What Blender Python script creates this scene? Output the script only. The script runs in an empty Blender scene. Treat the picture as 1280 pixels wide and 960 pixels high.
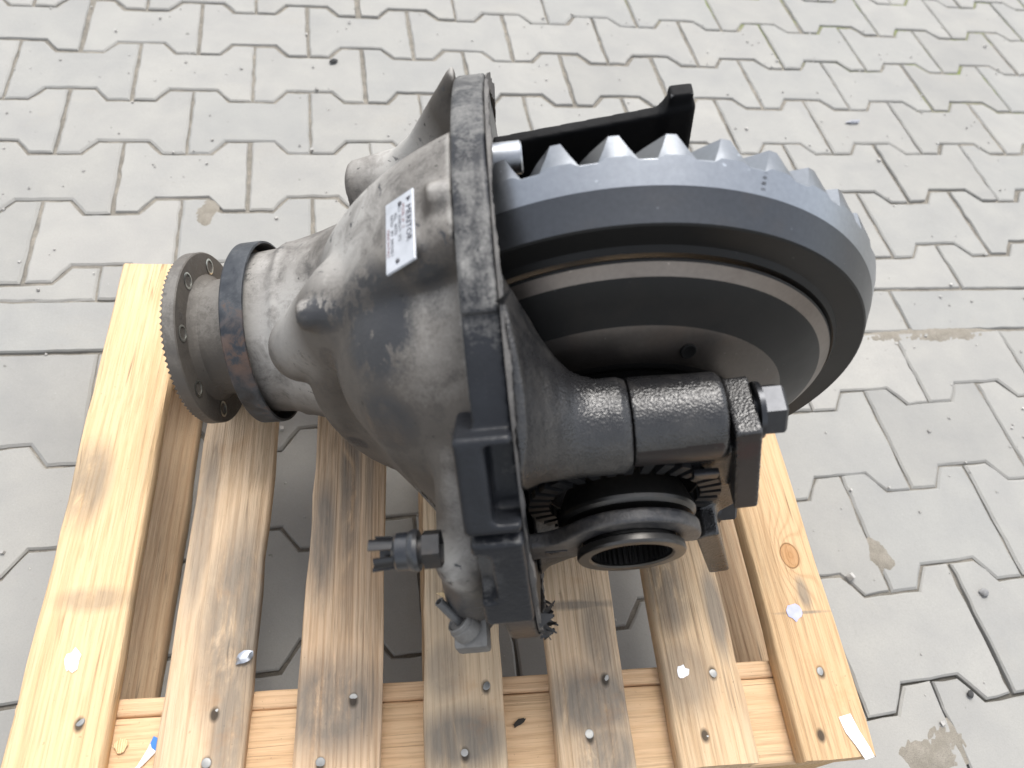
import bpy, bmesh, math, random
import numpy as np
from mathutils import Matrix, Vector

random.seed(7)
rng = np.random.default_rng(7)
S = bpy.context.scene
COL = S.collection
PI = math.pi

# ------------------------------------------------------------------ camera, sky, sun, exposure
CAM_POS = np.array([0.45688722, -1.44327242, 0.88835232])
cam_d = bpy.data.cameras.new("camera")
cam = bpy.data.objects.new("camera", cam_d)
COL.objects.link(cam)
cam.location = CAM_POS
cam.rotation_euler = (Matrix.Rotation(-0.3516487, 3, 'Z') @ Matrix.Rotation(0.6109604, 3, 'X')
                      @ Matrix.Rotation(0.2317174, 3, 'Z')).to_euler()
cam_d.sensor_width = 36.0
cam_d.lens = 948.8 / 1280 * 36.0
cam_d.clip_start = 0.02
cam_d.clip_end = 200
cam_d.dof.use_dof = True
cam_d.dof.focus_distance = 0.73
cam_d.dof.aperture_fstop = 6.3
S.camera = cam

SUN_EL, SUN_AZ = math.radians(64), math.radians(18)      # azimuth clockwise from +Y
w = bpy.data.worlds.new("World")
S.world = w
w.use_nodes = True
wt = w.node_tree
bg = wt.nodes["Background"]
sky = wt.nodes.new("ShaderNodeTexSky")
sky.sky_type = 'NISHITA'
sky.sun_disc = False
sky.sun_elevation = SUN_EL
sky.sun_rotation = SUN_AZ
sky.air_density = 1.0
sky.dust_density = 3.0
sky.ozone_density = 0.4
hsv = wt.nodes.new("ShaderNodeHueSaturation")
hsv.inputs["Saturation"].default_value = 0.28          # thin overcast: the blue is veiled
wt.links.new(sky.outputs[0], hsv.inputs["Color"])
wt.links.new(hsv.outputs[0], bg.inputs[0])
bg.inputs[1].default_value = 0.15

sd = bpy.data.lights.new("sun", 'SUN')
sd.energy = 1.0
sd.angle = math.radians(28)
sd.color = (1.0, 0.965, 0.91)
sun = bpy.data.objects.new("sun", sd)
COL.objects.link(sun)
sdir = Vector((math.sin(SUN_AZ) * math.cos(SUN_EL), math.cos(SUN_AZ) * math.cos(SUN_EL), math.sin(SUN_EL)))
sun.rotation_euler = sdir.to_track_quat('Z', 'Y').to_euler()
sun.location = sdir * 6

S.view_settings.view_transform = 'Standard'
S.view_settings.look = 'None'
S.view_settings.exposure = 1.13
S.view_settings.gamma = 1.0

# ------------------------------------------------------------------ object helpers
def link(name, me, mat=None, parent=None):
    o = bpy.data.objects.new(name, me)
    COL.objects.link(o)
    if mat is not None and me is not None and len(me.materials) == 0:
        me.materials.append(mat)
    if parent is not None:
        o.parent = parent
    return o

def empty(name, loc=(0, 0, 0), label=None, cat=None, group=None):
    o = bpy.data.objects.new(name, None)
    COL.objects.link(o)
    o.location = loc
    o.empty_display_size = 0.05
    tag(o, label, cat, group)
    return o

def tag(o, label=None, cat=None, group=None, kind=None):
    if label: o["label"] = label
    if cat: o["category"] = cat
    if group: o["group"] = group
    if kind: o["kind"] = kind
    return o

def pydata(name, v, f, smooth=False):
    me = bpy.data.meshes.new(name)
    me.from_pydata([tuple(map(float, p)) for p in v], [], [tuple(map(int, q)) for q in f])
    me.update()
    if smooth:
        me.polygons.foreach_set("use_smooth", [True] * len(me.polygons))
    return me

def bm_mesh(name, bm, smooth=False, angle=None):
    bmesh.ops.recalc_face_normals(bm, faces=bm.faces)
    me = bpy.data.meshes.new(name)
    bm.to_mesh(me)
    bm.free()
    if smooth or angle is not None:
        me.polygons.foreach_set("use_smooth", [True] * len(me.polygons))
    if angle is not None:
        me.set_sharp_from_angle(angle=math.radians(angle))
    return me

def box_mesh(name, lo, hi, bevel=0.0, seg=2):
    bm = bmesh.new()
    r = bmesh.ops.create_cube(bm, size=1.0)
    for v in bm.verts:
        v.co = Vector([lo[i] + (v.co[i] + .5) * (hi[i] - lo[i]) for i in range(3)])
    if bevel > 0:
        bmesh.ops.bevel(bm, geom=list(bm.edges), offset=bevel, segments=seg, profile=0.6, affect='EDGES')
    return bm_mesh(name, bm, angle=35)

def lathe_bm(bm, prof, axis, center=(0, 0, 0), seg=96, closed=False):
    """revolve (h, r) pairs about the axis direction 'x','y' or 'z' of the local frame"""
    ax = {'x': (Vector((1, 0, 0)), Vector((0, 1, 0)), Vector((0, 0, 1))),
          'y': (Vector((0, 1, 0)), Vector((0, 0, 1)), Vector((1, 0, 0))),
          'z': (Vector((0, 0, 1)), Vector((1, 0, 0)), Vector((0, 1, 0)))}[axis] if isinstance(axis, str) else axis
    a, e1, e2 = ax
    c = Vector(center)
    rings = []
    for h, r in prof:
        if r < 1e-6:
            rings.append([bm.verts.new(c + a * h)])
        else:
            rings.append([bm.verts.new(c + a * h + (e1 * math.cos(2 * PI * k / seg) + e2 * math.sin(2 * PI * k / seg)) * r)
                          for k in range(seg)])
    n = len(rings)
    for i in range(n if closed else n - 1):
        A, B = rings[i], rings[(i + 1) % n]
        for k in range(seg):
            k2 = (k + 1) % seg
            if len(A) == 1 and len(B) == 1: continue
            if len(A) == 1: bm.faces.new((A[0], B[k2], B[k]))
            elif len(B) == 1: bm.faces.new((A[k], A[k2], B[0]))
            else: bm.faces.new((A[k], A[k2], B[k2], B[k]))
    return rings

def lathe(name, prof, axis, center=(0, 0, 0), seg=96, closed=False, angle=28):
    bm = bmesh.new()
    lathe_bm(bm, prof, axis, center, seg, closed)
    return bm_mesh(name, bm, angle=angle)

def frame_of(d):
    d = Vector(d).normalized()
    t = Vector((0, 0, 1)) if abs(d.z) < 0.9 else Vector((1, 0, 0))
    e1 = d.cross(t).normalized()
    return d, e1, d.cross(e1)

# ------------------------------------------------------------------ signed distance bodies (cast parts)
class P3:
    def __init__(s, x, y, z): s.x, s.y, s.z = x, y, z

def su(a, b, k):
    h = np.clip(.5 + .5 * (b - a) / k, 0, 1)
    return b * (1 - h) + a * h - k * h * (1 - h)
def ss(a, b, k):            # a minus b
    return -su(-a, b, k)
def si(a, b, k):
    return -su(-a, -b, k)
def s_cone(p, a, b, r1, r2):
    a = np.array(a, np.float32); b = np.array(b, np.float32); d = b - a
    L2 = float(d @ d)
    t = np.clip(((p.x - a[0]) * d[0] + (p.y - a[1]) * d[1] + (p.z - a[2]) * d[2]) / L2, 0, 1)
    dx = p.x - a[0] - t * d[0]; dy = p.y - a[1] - t * d[1]; dz = p.z - a[2] - t * d[2]
    return np.sqrt(dx * dx + dy * dy + dz * dz) - (r1 + (r2 - r1) * t)
def s_cyl(p, a, b, r1, r2=None, rnd=0.0):
    if r2 is None: r2 = r1
    a = np.array(a, np.float32); b = np.array(b, np.float32); d = b - a
    L = float(np.sqrt(d @ d)); d = d / L
    t = (p.x - a[0]) * d[0] + (p.y - a[1]) * d[1] + (p.z - a[2]) * d[2]
    dx = p.x - a[0] - t * d[0]; dy = p.y - a[1] - t * d[1]; dz = p.z - a[2] - t * d[2]
    r = np.sqrt(dx * dx + dy * dy + dz * dz)
    R = r1 + (r2 - r1) * np.clip(t / L, 0, 1)
    q1 = r - R + rnd
    q2 = np.abs(t - L / 2) - L / 2 + rnd
    return np.minimum(np.maximum(q1, q2), 0) + np.sqrt(np.maximum(q1, 0) ** 2 + np.maximum(q2, 0) ** 2) - rnd
def s_box(p, c, half, rnd=0.0, rot=None):
    x, y, z = p.x - c[0], p.y - c[1], p.z - c[2]
    if rot is not None:
        m = np.array(rot.to_matrix() if hasattr(rot, 'to_matrix') else rot).T
        x, y, z = (m[0, 0] * x + m[0, 1] * y + m[0, 2] * z, m[1, 0] * x + m[1, 1] * y + m[1, 2] * z,
                   m[2, 0] * x + m[2, 1] * y + m[2, 2] * z)
    qx, qy, qz = np.abs(x) - half[0] + rnd, np.abs(y) - half[1] + rnd, np.abs(z) - half[2] + rnd
    o = np.sqrt(np.maximum(qx, 0) ** 2 + np.maximum(qy, 0) ** 2 + np.maximum(qz, 0) ** 2)
    return o + np.minimum(np.maximum(qx, np.maximum(qy, qz)), 0) - rnd
def s_loft(p, st, ax='x'):
    """st: stations (x, cy, cz, r) along the x axis"""
    st = np.array(st, np.float32)
    cy = np.interp(p.x, st[:, 0], st[:, 1]); cz = np.interp(p.x, st[:, 0], st[:, 2]); r = np.interp(p.x, st[:, 0], st[:, 3])
    slope = np.max(np.abs(np.diff(st[:, 3]) / np.diff(st[:, 0])))
    q1 = (np.sqrt((p.y - cy) ** 2 + (p.z - cz) ** 2) - r) / math.sqrt(1 + min(slope, 1.5) ** 2)
    q2 = np.maximum(st[0, 0] - p.x, p.x - st[-1, 0])
    return np.maximum(q1, q2)

def surface_nets(name, fn, lo, hi, h, off=(0, 0, 0)):
    xs = [np.arange(lo[i], hi[i] + h, h, dtype=np.float32) for i in range(3)]
    X, Y, Z = np.meshgrid(*xs, indexing='ij', sparse=True)
    F = fn(P3(X, Y, Z)).astype(np.float32)
    F = np.broadcast_to(F, (len(xs[0]), len(xs[1]), len(xs[2])))
    nx, ny, nz = F.shape
    ins = F < 0
    c = [(i, j, k) for i in (0, 1) for j in (0, 1) for k in (0, 1)]
    sl = lambda A, o: A[o[0]:nx - 1 + o[0], o[1]:ny - 1 + o[1], o[2]:nz - 1 + o[2]]
    cnt = sum(sl(ins, o).astype(np.int8) for o in c)
    act = (cnt > 0) & (cnt < 8)
    idx = np.argwhere(act)
    ids = -np.ones(act.shape, np.int64)
    ids[act] = np.arange(len(idx))
    val = {o: F[idx[:, 0] + o[0], idx[:, 1] + o[1], idx[:, 2] + o[2]] for o in c}
    ssum = np.zeros((len(idx), 3)); n = np.zeros(len(idx))
    for o in c:
        for ax in range(3):
            if o[ax] == 0:
                o2 = list(o); o2[ax] = 1; o2 = tuple(o2)
                a, b = val[o], val[o2]
                m = (a < 0) != (b < 0)
                t = np.where(m, a / np.where(m, a - b, 1), 0)
                pos = np.tile(np.array(o, float), (len(idx), 1)); pos[:, ax] += t
                ssum += pos * m[:, None]; n += m
    V = (idx + ssum / n[:, None]) * h + np.array(lo) + np.array(off)
    Q = []
    for ax in range(3):
        b1, b2 = (ax + 1) % 3, (ax + 2) % 3
        s0 = [slice(None)] * 3; s1 = [slice(None)] * 3
        s0[ax] = slice(0, F.shape[ax] - 1); s1[ax] = slice(1, F.shape[ax])
        A, B = ins[tuple(s0)], ins[tuple(s1)]
        for sgn, mask in ((1, A & ~B), (0, ~A & B)):
            e = np.argwhere(mask)
            ok = (e[:, b1] > 0) & (e[:, b2] > 0) & (e[:, b1] < F.shape[b1] - 1) & (e[:, b2] < F.shape[b2] - 1)
            e = e[ok]
            if not len(e): continue
            def cell(d1, d2):
                q = e.copy(); q[:, b1] += d1; q[:, b2] += d2
                return ids[q[:, 0], q[:, 1], q[:, 2]]
            q = np.stack([cell(-1, -1), cell(0, -1), cell(0, 0), cell(-1, 0)], 1)
            if not sgn: q = q[:, ::-1]
            Q.append(q)
    Q = np.concatenate(Q)
    me = bpy.data.meshes.new(name)
    me.vertices.add(len(V)); me.vertices.foreach_set("co", V.astype(np.float32).ravel())
    me.loops.add(Q.size); me.loops.foreach_set("vertex_index", Q.astype(np.int32).ravel())
    me.polygons.add(len(Q))
    me.polygons.foreach_set("loop_start", np.arange(0, Q.size, 4, dtype=np.int32))
    me.polygons.foreach_set("loop_total", np.full(len(Q), 4, np.int32))
    me.update(calc_edges=True)
    me.polygons.foreach_set("use_smooth", np.ones(len(Q), bool))
    return me

# ------------------------------------------------------------------ materials
class NT:
    def __init__(s, name):
        s.m = bpy.data.materials.new(name); s.m.use_nodes = True
        s.t = s.m.node_tree; s.b = s.t.nodes["Principled BSDF"]
    def n(s, typ, **kw):
        nd = s.t.nodes.new(typ)
        for k, v in kw.items(): setattr(nd, k, v)
        return nd
    def l(s, a, b): s.t.links.new(a, b)
    def coord(s, scale=(1, 1, 1), loc=(0, 0, 0), out="Object"):
        tc = s.n("ShaderNodeTexCoord"); mp = s.n("ShaderNodeMapping")
        mp.inputs["Scale"].default_value = scale; mp.inputs["Location"].default_value = loc
        s.l(tc.outputs[out], mp.inputs[0]); return mp.outputs[0]
    def noise(s, vec, scale, detail=4, rough=.55, dist=0.0):
        nd = s.n("ShaderNodeTexNoise")
        nd.inputs["Scale"].default_value = scale; nd.inputs["Detail"].default_value = detail
        nd.inputs["Roughness"].default_value = rough; nd.inputs["Distortion"].default_value = dist
        if vec is not None: s.l(vec, nd.inputs["Vector"])
        return nd.outputs["Fac"]
    def ramp(s, fac, stops, interp='LINEAR'):
        r = s.n("ShaderNodeValToRGB"); r.color_ramp.interpolation = interp
        el = r.color_ramp.elements
        while len(el) < len(stops): el.new(0.5)
        for e, (p, c) in zip(el, stops):
            e.position = p; e.color = (c, c, c, 1) if isinstance(c, (int, float)) else (*c, 1)
        s.l(fac, r.inputs[0]); return r.outputs[0]
    def mix(s, fac, a, b, blend='MIX'):
        mx = s.n("ShaderNodeMix", data_type='RGBA', blend_type=blend)
        for inp, v in ((mx.inputs[0], fac), (mx.inputs[6], a), (mx.inputs[7], b)):
            if hasattr(v, 'is_output') or isinstance(v, bpy.types.NodeSocket): s.l(v, inp)
            elif isinstance(v, (int, float)): inp.default_value = v if inp == mx.inputs[0] else (v, v, v, 1)
            else: inp.default_value = (*v, 1)
        return mx.outputs[2]
    def math(s, op, a, b=0.0, c=0.0, clamp=False):
        nd = s.n("ShaderNodeMath", operation=op, use_clamp=clamp)
        for i, v in enumerate((a, b, c)):
            if isinstance(v, bpy.types.NodeSocket): s.l(v, nd.inputs[i])
            else: nd.inputs[i].default_value = v
        return nd.outputs[0]
    def bump(s, h, strength=.3, dist=.001, prev=None):
        bp = s.n("ShaderNodeBump"); bp.inputs["Strength"].default_value = strength; bp.inputs["Distance"].default_value = dist
        s.l(h, bp.inputs["Height"])
        if prev is not None: s.l(prev, bp.inputs["Normal"])
        return bp.outputs[0]
    def set(s, **kw):
        for k, v in kw.items():
            inp = s.b.inputs[k.replace('_', ' ')]
            if isinstance(v, bpy.types.NodeSocket): s.l(v, inp)
            elif isinstance(v, tuple) and len(v) == 3: inp.default_value = (*v, 1)
            else: inp.default_value = v
        return s.m
    def spot(s, vec, c, r, soft=.5):
        """1 inside an ellipsoid of radii r at c (object space), falling to 0"""
        mp = s.n("ShaderNodeMapping", vector_type='TEXTURE')
        mp.inputs["Location"].default_value = c; mp.inputs["Scale"].default_value = r if isinstance(r, tuple) else (r, r, r)
        s.l(vec, mp.inputs[0])
        ln = s.n("ShaderNodeVectorMath", operation='LENGTH'); s.l(mp.outputs[0], ln.inputs[0])
        mr = s.n("ShaderNodeMapRange"); mr.inputs["From Min"].default_value = 1; mr.inputs["From Max"].default_value = soft
        s.l(ln.outputs["Value"], mr.inputs["Value"])
        return mr.outputs[0]

OFF = np.array([0.09, 0.0, 0.229])      # mesh offset: the carrier's Empty sits at its lowest point

def m_simple(name, col, rough, metal=0.0, bump=0.0, bscale=800, var=0.0, vscale=40, spec=.5):
    k = NT(name); v = k.coord()
    c = col
    if var > 0:
        f = k.noise(v, vscale, 6, .6)
        lo = tuple(max(0, x * (1 - var)) for x in col); hi = tuple(x * (1 + var) for x in col)
        c = k.ramp(f, [(.3, lo), (.7, hi)])
        rr = k.ramp(f, [(.3, min(1, rough * 1.2)), (.7, rough * .85)])
    else: rr = rough
    k.set(Base_Color=c, Roughness=rr, Metallic=metal, Specular_IOR_Level=spec)
    if bump > 0:
        h = k.noise(v, bscale, 3, .6)
        k.set(Normal=k.bump(h, bump, .0006))
    return k.m

def m_dusty_cast(name, paint=(.022, .023, .026), dust=(.36, .325, .28), dust_amt=.62, clean=(), seed=0, rough=.72, patch=.5, settle_toplight=.7, pale=(.32, .314, .298), dirty=(), flakes=.5, pale_spots=(), pspec=.6):
    """black paint under settled road dust; 'clean' lists wiped patches (object space)"""
    k = NT(name); v = k.coord(loc=(seed, seed * .7, 0)); vo = k.coord()
    big = k.noise(v, 9, 5, .6, .4)
    mid = k.noise(v, 38, 6, .7, .5)
    fin = k.noise(v, 420, 4, .65)
    sc = k.noise(k.coord(scale=(1, .18, .5), loc=(seed, 3, 1)), 120, 5, .7, .6)
    d = k.math('ADD', k.math('MULTIPLY', big, .45), k.math('MULTIPLY', mid, .55))
    d = k.math('ADD', d, k.math('MULTIPLY', k.math('SUBTRACT', fin, .5), .26))
    d = k.math('ADD', d, k.math('MULTIPLY', k.math('SUBTRACT', sc, .5), .22))
    d = k.math('ADD', d, dust_amt - .5)
    gn = k.n('ShaderNodeNewGeometry'); gz = k.n('ShaderNodeSeparateXYZ'); k.l(gn.outputs['Normal'], gz.inputs[0])
    top = k.math('ADD', gz.outputs[2], k.math('ADD', k.math('MULTIPLY', k.math('SUBTRACT', mid, .5), .55), k.math('MULTIPLY', k.math('SUBTRACT', fin, .5), .22)))
    top = k.math('MULTIPLY', k.ramp(top, [(.48, 0.0), (.72, .38), (.98, 1.0)]), settle_toplight)      # pale dust on what faces up, with top light worked into its tone
    for c, r in pale_spots:                      # set spots of the pale tone, broken up by noise
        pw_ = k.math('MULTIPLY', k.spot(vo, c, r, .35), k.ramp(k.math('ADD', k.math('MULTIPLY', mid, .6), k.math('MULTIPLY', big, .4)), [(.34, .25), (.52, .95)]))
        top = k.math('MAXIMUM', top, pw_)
    d = k.math('ADD', d, k.math('MULTIPLY', top, .14))
    for c, r in clean:
        sp = k.spot(vo, c, r, .25)
        br = k.math('MULTIPLY', sp, k.ramp(k.math('ADD', k.math('MULTIPLY', mid, .7), k.math('MULTIPLY', sc, .3)), [(.43, .05), (.48, .8), (.53, 1.0)]))
        d = k.math('SUBTRACT', d, k.math('MULTIPLY', br, patch))
    fl = k.ramp(k.noise(k.coord(loc=(seed + 4, 2, 7)), 62, 6, .72, .8), [(.605, 0.0), (.635, 1.0)])
    fl = k.math('MULTIPLY', fl, k.ramp(k.noise(v, 12, 3, .5), [(.44, 0.0), (.56, flakes)]))
    d = k.math('SUBTRACT', d, k.math('MULTIPLY', fl, .45))
    for c, r in dirty:
        d = k.math('ADD', d, k.math('MULTIPLY', k.spot(vo, c, r, .3), .38))
    amt = k.ramp(d, [(.26, 0.02), (.42, .42), (.58, .84), (.8, .97)])
    dcol = k.mix(k.noise(v, 16, 4, .6), tuple(x * .70 for x in dust), tuple(x * 1.14 for x in dust))
    dcol = k.mix(k.ramp(k.noise(v, 7, 4, .6), [(.5, 0.0), (.75, .5)]), dcol, (dust[0] * .78, dust[1] * .69, dust[2] * .58))
    dcol = k.mix(top, dcol, k.mix(k.noise(v, 30, 4, .6), tuple(x * .82 for x in pale), tuple(x * 1.12 for x in pale)))
    pcol = k.mix(k.noise(v, 55, 4, .6), tuple(x * .7 for x in paint), tuple(x * 1.5 for x in paint))
    col = k.mix(amt, pcol, dcol)
    specks = k.ramp(k.noise(v, 150, 3, .5), [(.70, 0.0), (.76, .7)])
    col = k.mix(specks, col, tuple(x * .5 for x in paint))
    k.set(Base_Color=col, Roughness=k.ramp(amt, [(0, rough * .62), (1, .92)]), Specular_IOR_Level=k.ramp(amt, [(0, pspec), (.6, .2)]))
    h = k.math('ADD', k.math('MULTIPLY', k.noise(v, 260, 4, .6), .7), k.math('MULTIPLY', k.noise(v, 60, 3, .6), .8))
    k.set(Normal=k.bump(h, .42, .0011))
    return k.m

def m_black_cast(name, col=(.018, .018, .02), rough=.38, dust=.18, grain=420, gstr=.7, seed=0, dustcol=(.30, .27, .23), wear=.0, spec=.8):
    k = NT(name); v = k.coord(loc=(seed, 0, seed))
    g1 = k.noise(v, grain, 1, .5); g2 = k.noise(v, 28, 6, .65); g3 = k.noise(v, 150, 4, .6)
    d = k.math('ADD', k.math('MULTIPLY', g2, .7), k.math('MULTIPLY', g3, .3))
    d = k.ramp(d, [(.47, 0.0), (.62, dust), (.78, dust * 1.7)])
    c = k.mix(d, col, dustcol)
    if wear > 0:
        gm = k.n("ShaderNodeNewGeometry")
        wv = k.math('MULTIPLY', k.ramp(gm.outputs["Pointiness"], [(.56, 0.0), (.62, 1.0)]), k.ramp(g2, [(.46, 0.0), (.58, wear)]))
        c = k.mix(wv, c, (.55, .55, .54))
        k.set(Metallic=k.math('MULTIPLY', wv, .8))
    k.set(Base_Color=c, Roughness=k.ramp(g2, [(.35, rough), (.75, min(1, rough + .2))]), Specular_IOR_Level=spec)
    k.set(Normal=k.bump(g1, gstr, .0013))
    return k.m

def m_steel(name, col, rough=.3, metal=1.0, brush=(1, 1, 1), bs=300, spots=.0, stain=(.16, .12, .09), spec=.5):
    k = NT(name); v = k.coord(scale=brush); vo = k.coord()
    f = k.noise(v, bs, 4, .6); g = k.noise(vo, 22, 5, .6)
    c = k.mix(k.ramp(f, [(.3, 0.), (.7, 1.)]), tuple(x * .93 for x in col), tuple(x * 1.06 for x in col))
    if spots > 0: c = k.mix(k.ramp(g, [(.52, 0.0), (.72, spots)]), c, stain)
    sp = k.ramp(k.noise(vo, 190, 2, .5), [(.74, 0.0), (.77, .5)])
    c = k.mix(sp, c, tuple(min(1, x * 2.2 + .05) for x in col))
    k.set(Base_Color=c, Metallic=metal, Specular_IOR_Level=spec, Roughness=k.math('ADD', k.math('MULTIPLY', g, .22), rough - .1))
    k.set(Normal=k.bump(f, .08, .0004))
    return k.m

# ------------------------------------------------------------------ pavement
def m_paver():
    k = NT("concrete_paver"); v = k.coord(out="Object")
    oi = k.n("ShaderNodeObjectInfo")
    cv = k.n("ShaderNodeCombineXYZ")
    for i in range(3): k.l(k.math('MULTIPLY', oi.outputs["Random"], (17.0, 31.0, 5.0)[i]), cv.inputs[i])
    va = k.n("ShaderNodeVectorMath", operation='ADD'); k.l(v, va.inputs[0]); k.l(cv.outputs[0], va.inputs[1])
    p = va.outputs[0]
    base = k.ramp(oi.outputs["Random"], [(0, (.258, .256, .245)), (.35, (.292, .288, .274)), (.7, (.275, .275, .265)), (1, (.312, .306, .290))])
    blot = k.noise(p, 11, 5, .6, .3); fine = k.noise(p, 480, 3, .75); mid = k.noise(p, 130, 4, .65)
    c = k.mix(k.ramp(blot, [(.3, 0.0), (.7, 1.0)]), k.mix(1.0, base, (.90, .90, .90), 'MULTIPLY'), k.mix(1.0, base, (1.07, 1.06, 1.03), 'MULTIPLY'))
    c = k.mix(k.ramp(fine, [(.25, .30), (.55, 0.0)]), c, (.20, .195, .18))
    c = k.mix(k.ramp(fine, [(.66, 0.0), (.8, .35)]), c, (.60, .59, .57))
    c = k.mix(k.ramp(mid, [(.62, 0.0), (.72, .25)]), c, (.22, .21, .19))
    st = k.ramp(k.noise(p, 6.5, 6, .7, .6), [(.58, 0.0), (.82, .22)])
    c = k.mix(st, c, (.33, .295, .24))
    dk = k.ramp(k.noise(p, 60, 2, .5), [(.76, 0.0), (.79, .8)])
    c = k.mix(dk, c, (.12, .115, .105))
    k.set(Base_Color=c, Roughness=.86, Specular_IOR_Level=.5)
    h = k.math('ADD', k.math('MULTIPLY', fine, .6), k.math('MULTIPLY', mid, .9))
    k.set(Normal=k.bump(h, .35, .0009))
    return k.m

def m_sand():
    k = NT("joint_sand"); v = k.coord()
    a = k.noise(v, 45, 5, .7); b = k.noise(v, 1100, 2, .6)
    c = k.ramp(a, [(.3, (.17, .16, .14)), (.55, (.27, .25, .215)), (.75, (.36, .325, .27))])
    c = k.mix(k.ramp(b, [(.3, .45), (.6, 0.0)]), c, (.05, .045, .04))
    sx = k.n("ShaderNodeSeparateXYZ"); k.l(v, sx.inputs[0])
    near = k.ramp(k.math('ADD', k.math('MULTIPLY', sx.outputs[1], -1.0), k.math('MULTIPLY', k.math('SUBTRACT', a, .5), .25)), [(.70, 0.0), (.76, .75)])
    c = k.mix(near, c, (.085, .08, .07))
    moss = k.math('MULTIPLY', k.ramp(k.math('ADD', k.math('MULTIPLY', sx.outputs[0], .6), sx.outputs[1]), [(.70, 0.0), (.98, 1.0)]),
                  k.ramp(k.noise(v, 7, 5, .6), [(.45, 0.0), (.6, .9)]))
    c = k.mix(moss, c, (.17, .22, .04))
    k.set(Base_Color=c, Roughness=.97, Specular_IOR_Level=.1)
    k.set(Normal=k.bump(k.math('ADD', b, a), .6, .002))
    return k.m

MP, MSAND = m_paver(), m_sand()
pavement = empty("pavement", (0.9, -0.5, 0)); tag(pavement, kind="structure")
PW, PH, AMP, GAP_NEAR, GAP_FAR = .2, .139, .0155, .0028, .0058

def offset_poly(pts, d):
    n = len(pts); out = []
    for i in range(n):
        p0, p1, p2 = (Vector(pts[i - 1]), Vector(pts[i]), Vector(pts[(i + 1) % n]))
        e1 = (p1 - p0).normalized(); e2 = (p2 - p1).normalized()
        n1 = Vector((-e1.y, e1.x)); n2 = Vector((-e2.y, e2.x))
        b = (n1 + n2); b = b / max(1e-6, b.length_squared) * 2
        out.append(p1 + b * d)
    return out

def stone_mesh(name, outline, top=0.0, bev=.0028, depth=.03, rough=.0012, gap=None):
    GAP = gap or GAP_NEAR
    """outline counter-clockwise; chamfered top edge, slightly worn"""
    pts = []
    n = len(outline)
    for i in range(n):                                  # subdivide so that the edge can wander
        a, b = Vector(outline[i]), Vector(outline[(i + 1) % n])
        kk = max(1, int((b - a).length / .016))
        for j in range(kk): pts.append(a.lerp(b, j / kk))
    pts = [p + Vector((random.gauss(0, rough * .5), random.gauss(0, rough * .5))) for p in pts]
    base = offset_poly(pts, GAP / 2 * random.uniform(.6, 1.5))
    inner = offset_poly(pts, GAP / 2 + bev * random.uniform(.7, 1.2))
    N = len(pts); V = []
    for p in base: V.append((p.x, p.y, top - depth))
    for p in base: V.append((p.x, p.y, top - bev * .8 + random.gauss(0, .0003)))
    for p in inner: V.append((p.x, p.y, top))
    F = []
    for i in range(N):
        j = (i + 1) % N
        F.append((i, j, N + j, N + i)); F.append((N + i, N + j, 2 * N + j, 2 * N + i))
    F.append(tuple(range(2 * N, 3 * N)))
    me = pydata(name, V, F)
    return me

def paver_outline():
    fl, sl = .195 * PW, .305 * PW
    hw, hi, lo = PW / 2, PH / 2 + AMP, PH / 2 - AMP
    # flanges are tall at the ends, waist low in the middle
    top = [(hw, hi), (sl + .0, hi), (fl, lo), (-fl, lo), (-sl, hi), (-hw, hi)]
    bot = [(-hw, -hi), (-sl, -hi), (-fl, -lo), (fl, -lo), (sl, -hi), (hw, -hi)]
    return top, bot

T_, B_ = paver_outline()
def band_y(x, e):            # the two edges of the straight kerb course
    return (-.676, -.765)[e] - .0288 * (x - .05)

stock = [stone_mesh("paving_stone", T_ + B_) for _ in range(12)]
stock_far = [stone_mesh("paving_stone", T_ + B_, gap=GAP_FAR) for _ in range(14)]
for me in stock + stock_far: me.materials.append(MP)
def put(me, x, y, parent=pavement, rz=0.0):
    o = bpy.data.objects.new("paving_stone", me); COL.objects.link(o)
    o.parent = parent
    o.location = (x - .9 + random.gauss(0, .0006), y + .5 + random.gauss(0, .0006), random.gauss(0, .0006))
    o.rotation_euler = (random.gauss(0, .0025), random.gauss(0, .0025), rz + random.gauss(0, .003) + (PI if random.random() < .5 else 0))
    return o

def inside_view(x, y, m=.0):
    """generous test: does the stone lie in the photographed ground trapezoid?"""
    t = (y + 1.42) / 1.6
    return (-.02 - .22 * t - .16 - m) < x < (1.25 + 1.1 * max(t, -.1) + .18 + m) and -1.62 - m < y < .36 + m

far_bm = bmesh.new()
def far_stone(x, y, outline):
    bm = far_bm
    pts = offset_poly([Vector(p) for p in outline], .0025); ins = offset_poly([Vector(p) for p in outline], .006)
    N = len(pts); dz = random.gauss(0, .001)
    A = [bm.verts.new((p.x + x - .9, p.y + y + .5, -.03)) for p in pts]
    Bv = [bm.verts.new((p.x + x - .9, p.y + y + .5, -.003 + dz)) for p in pts]
    Cv = [bm.verts.new((p.x + x - .9, p.y + y + .5, dz)) for p in ins]
    for i in range(N):
        j = (i + 1) % N
        bm.faces.new((A[i], A[j], Bv[j], Bv[i])); bm.faces.new((Bv[i], Bv[j], Cv[j], Cv[i]))
    bm.faces.new(Cv)

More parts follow.
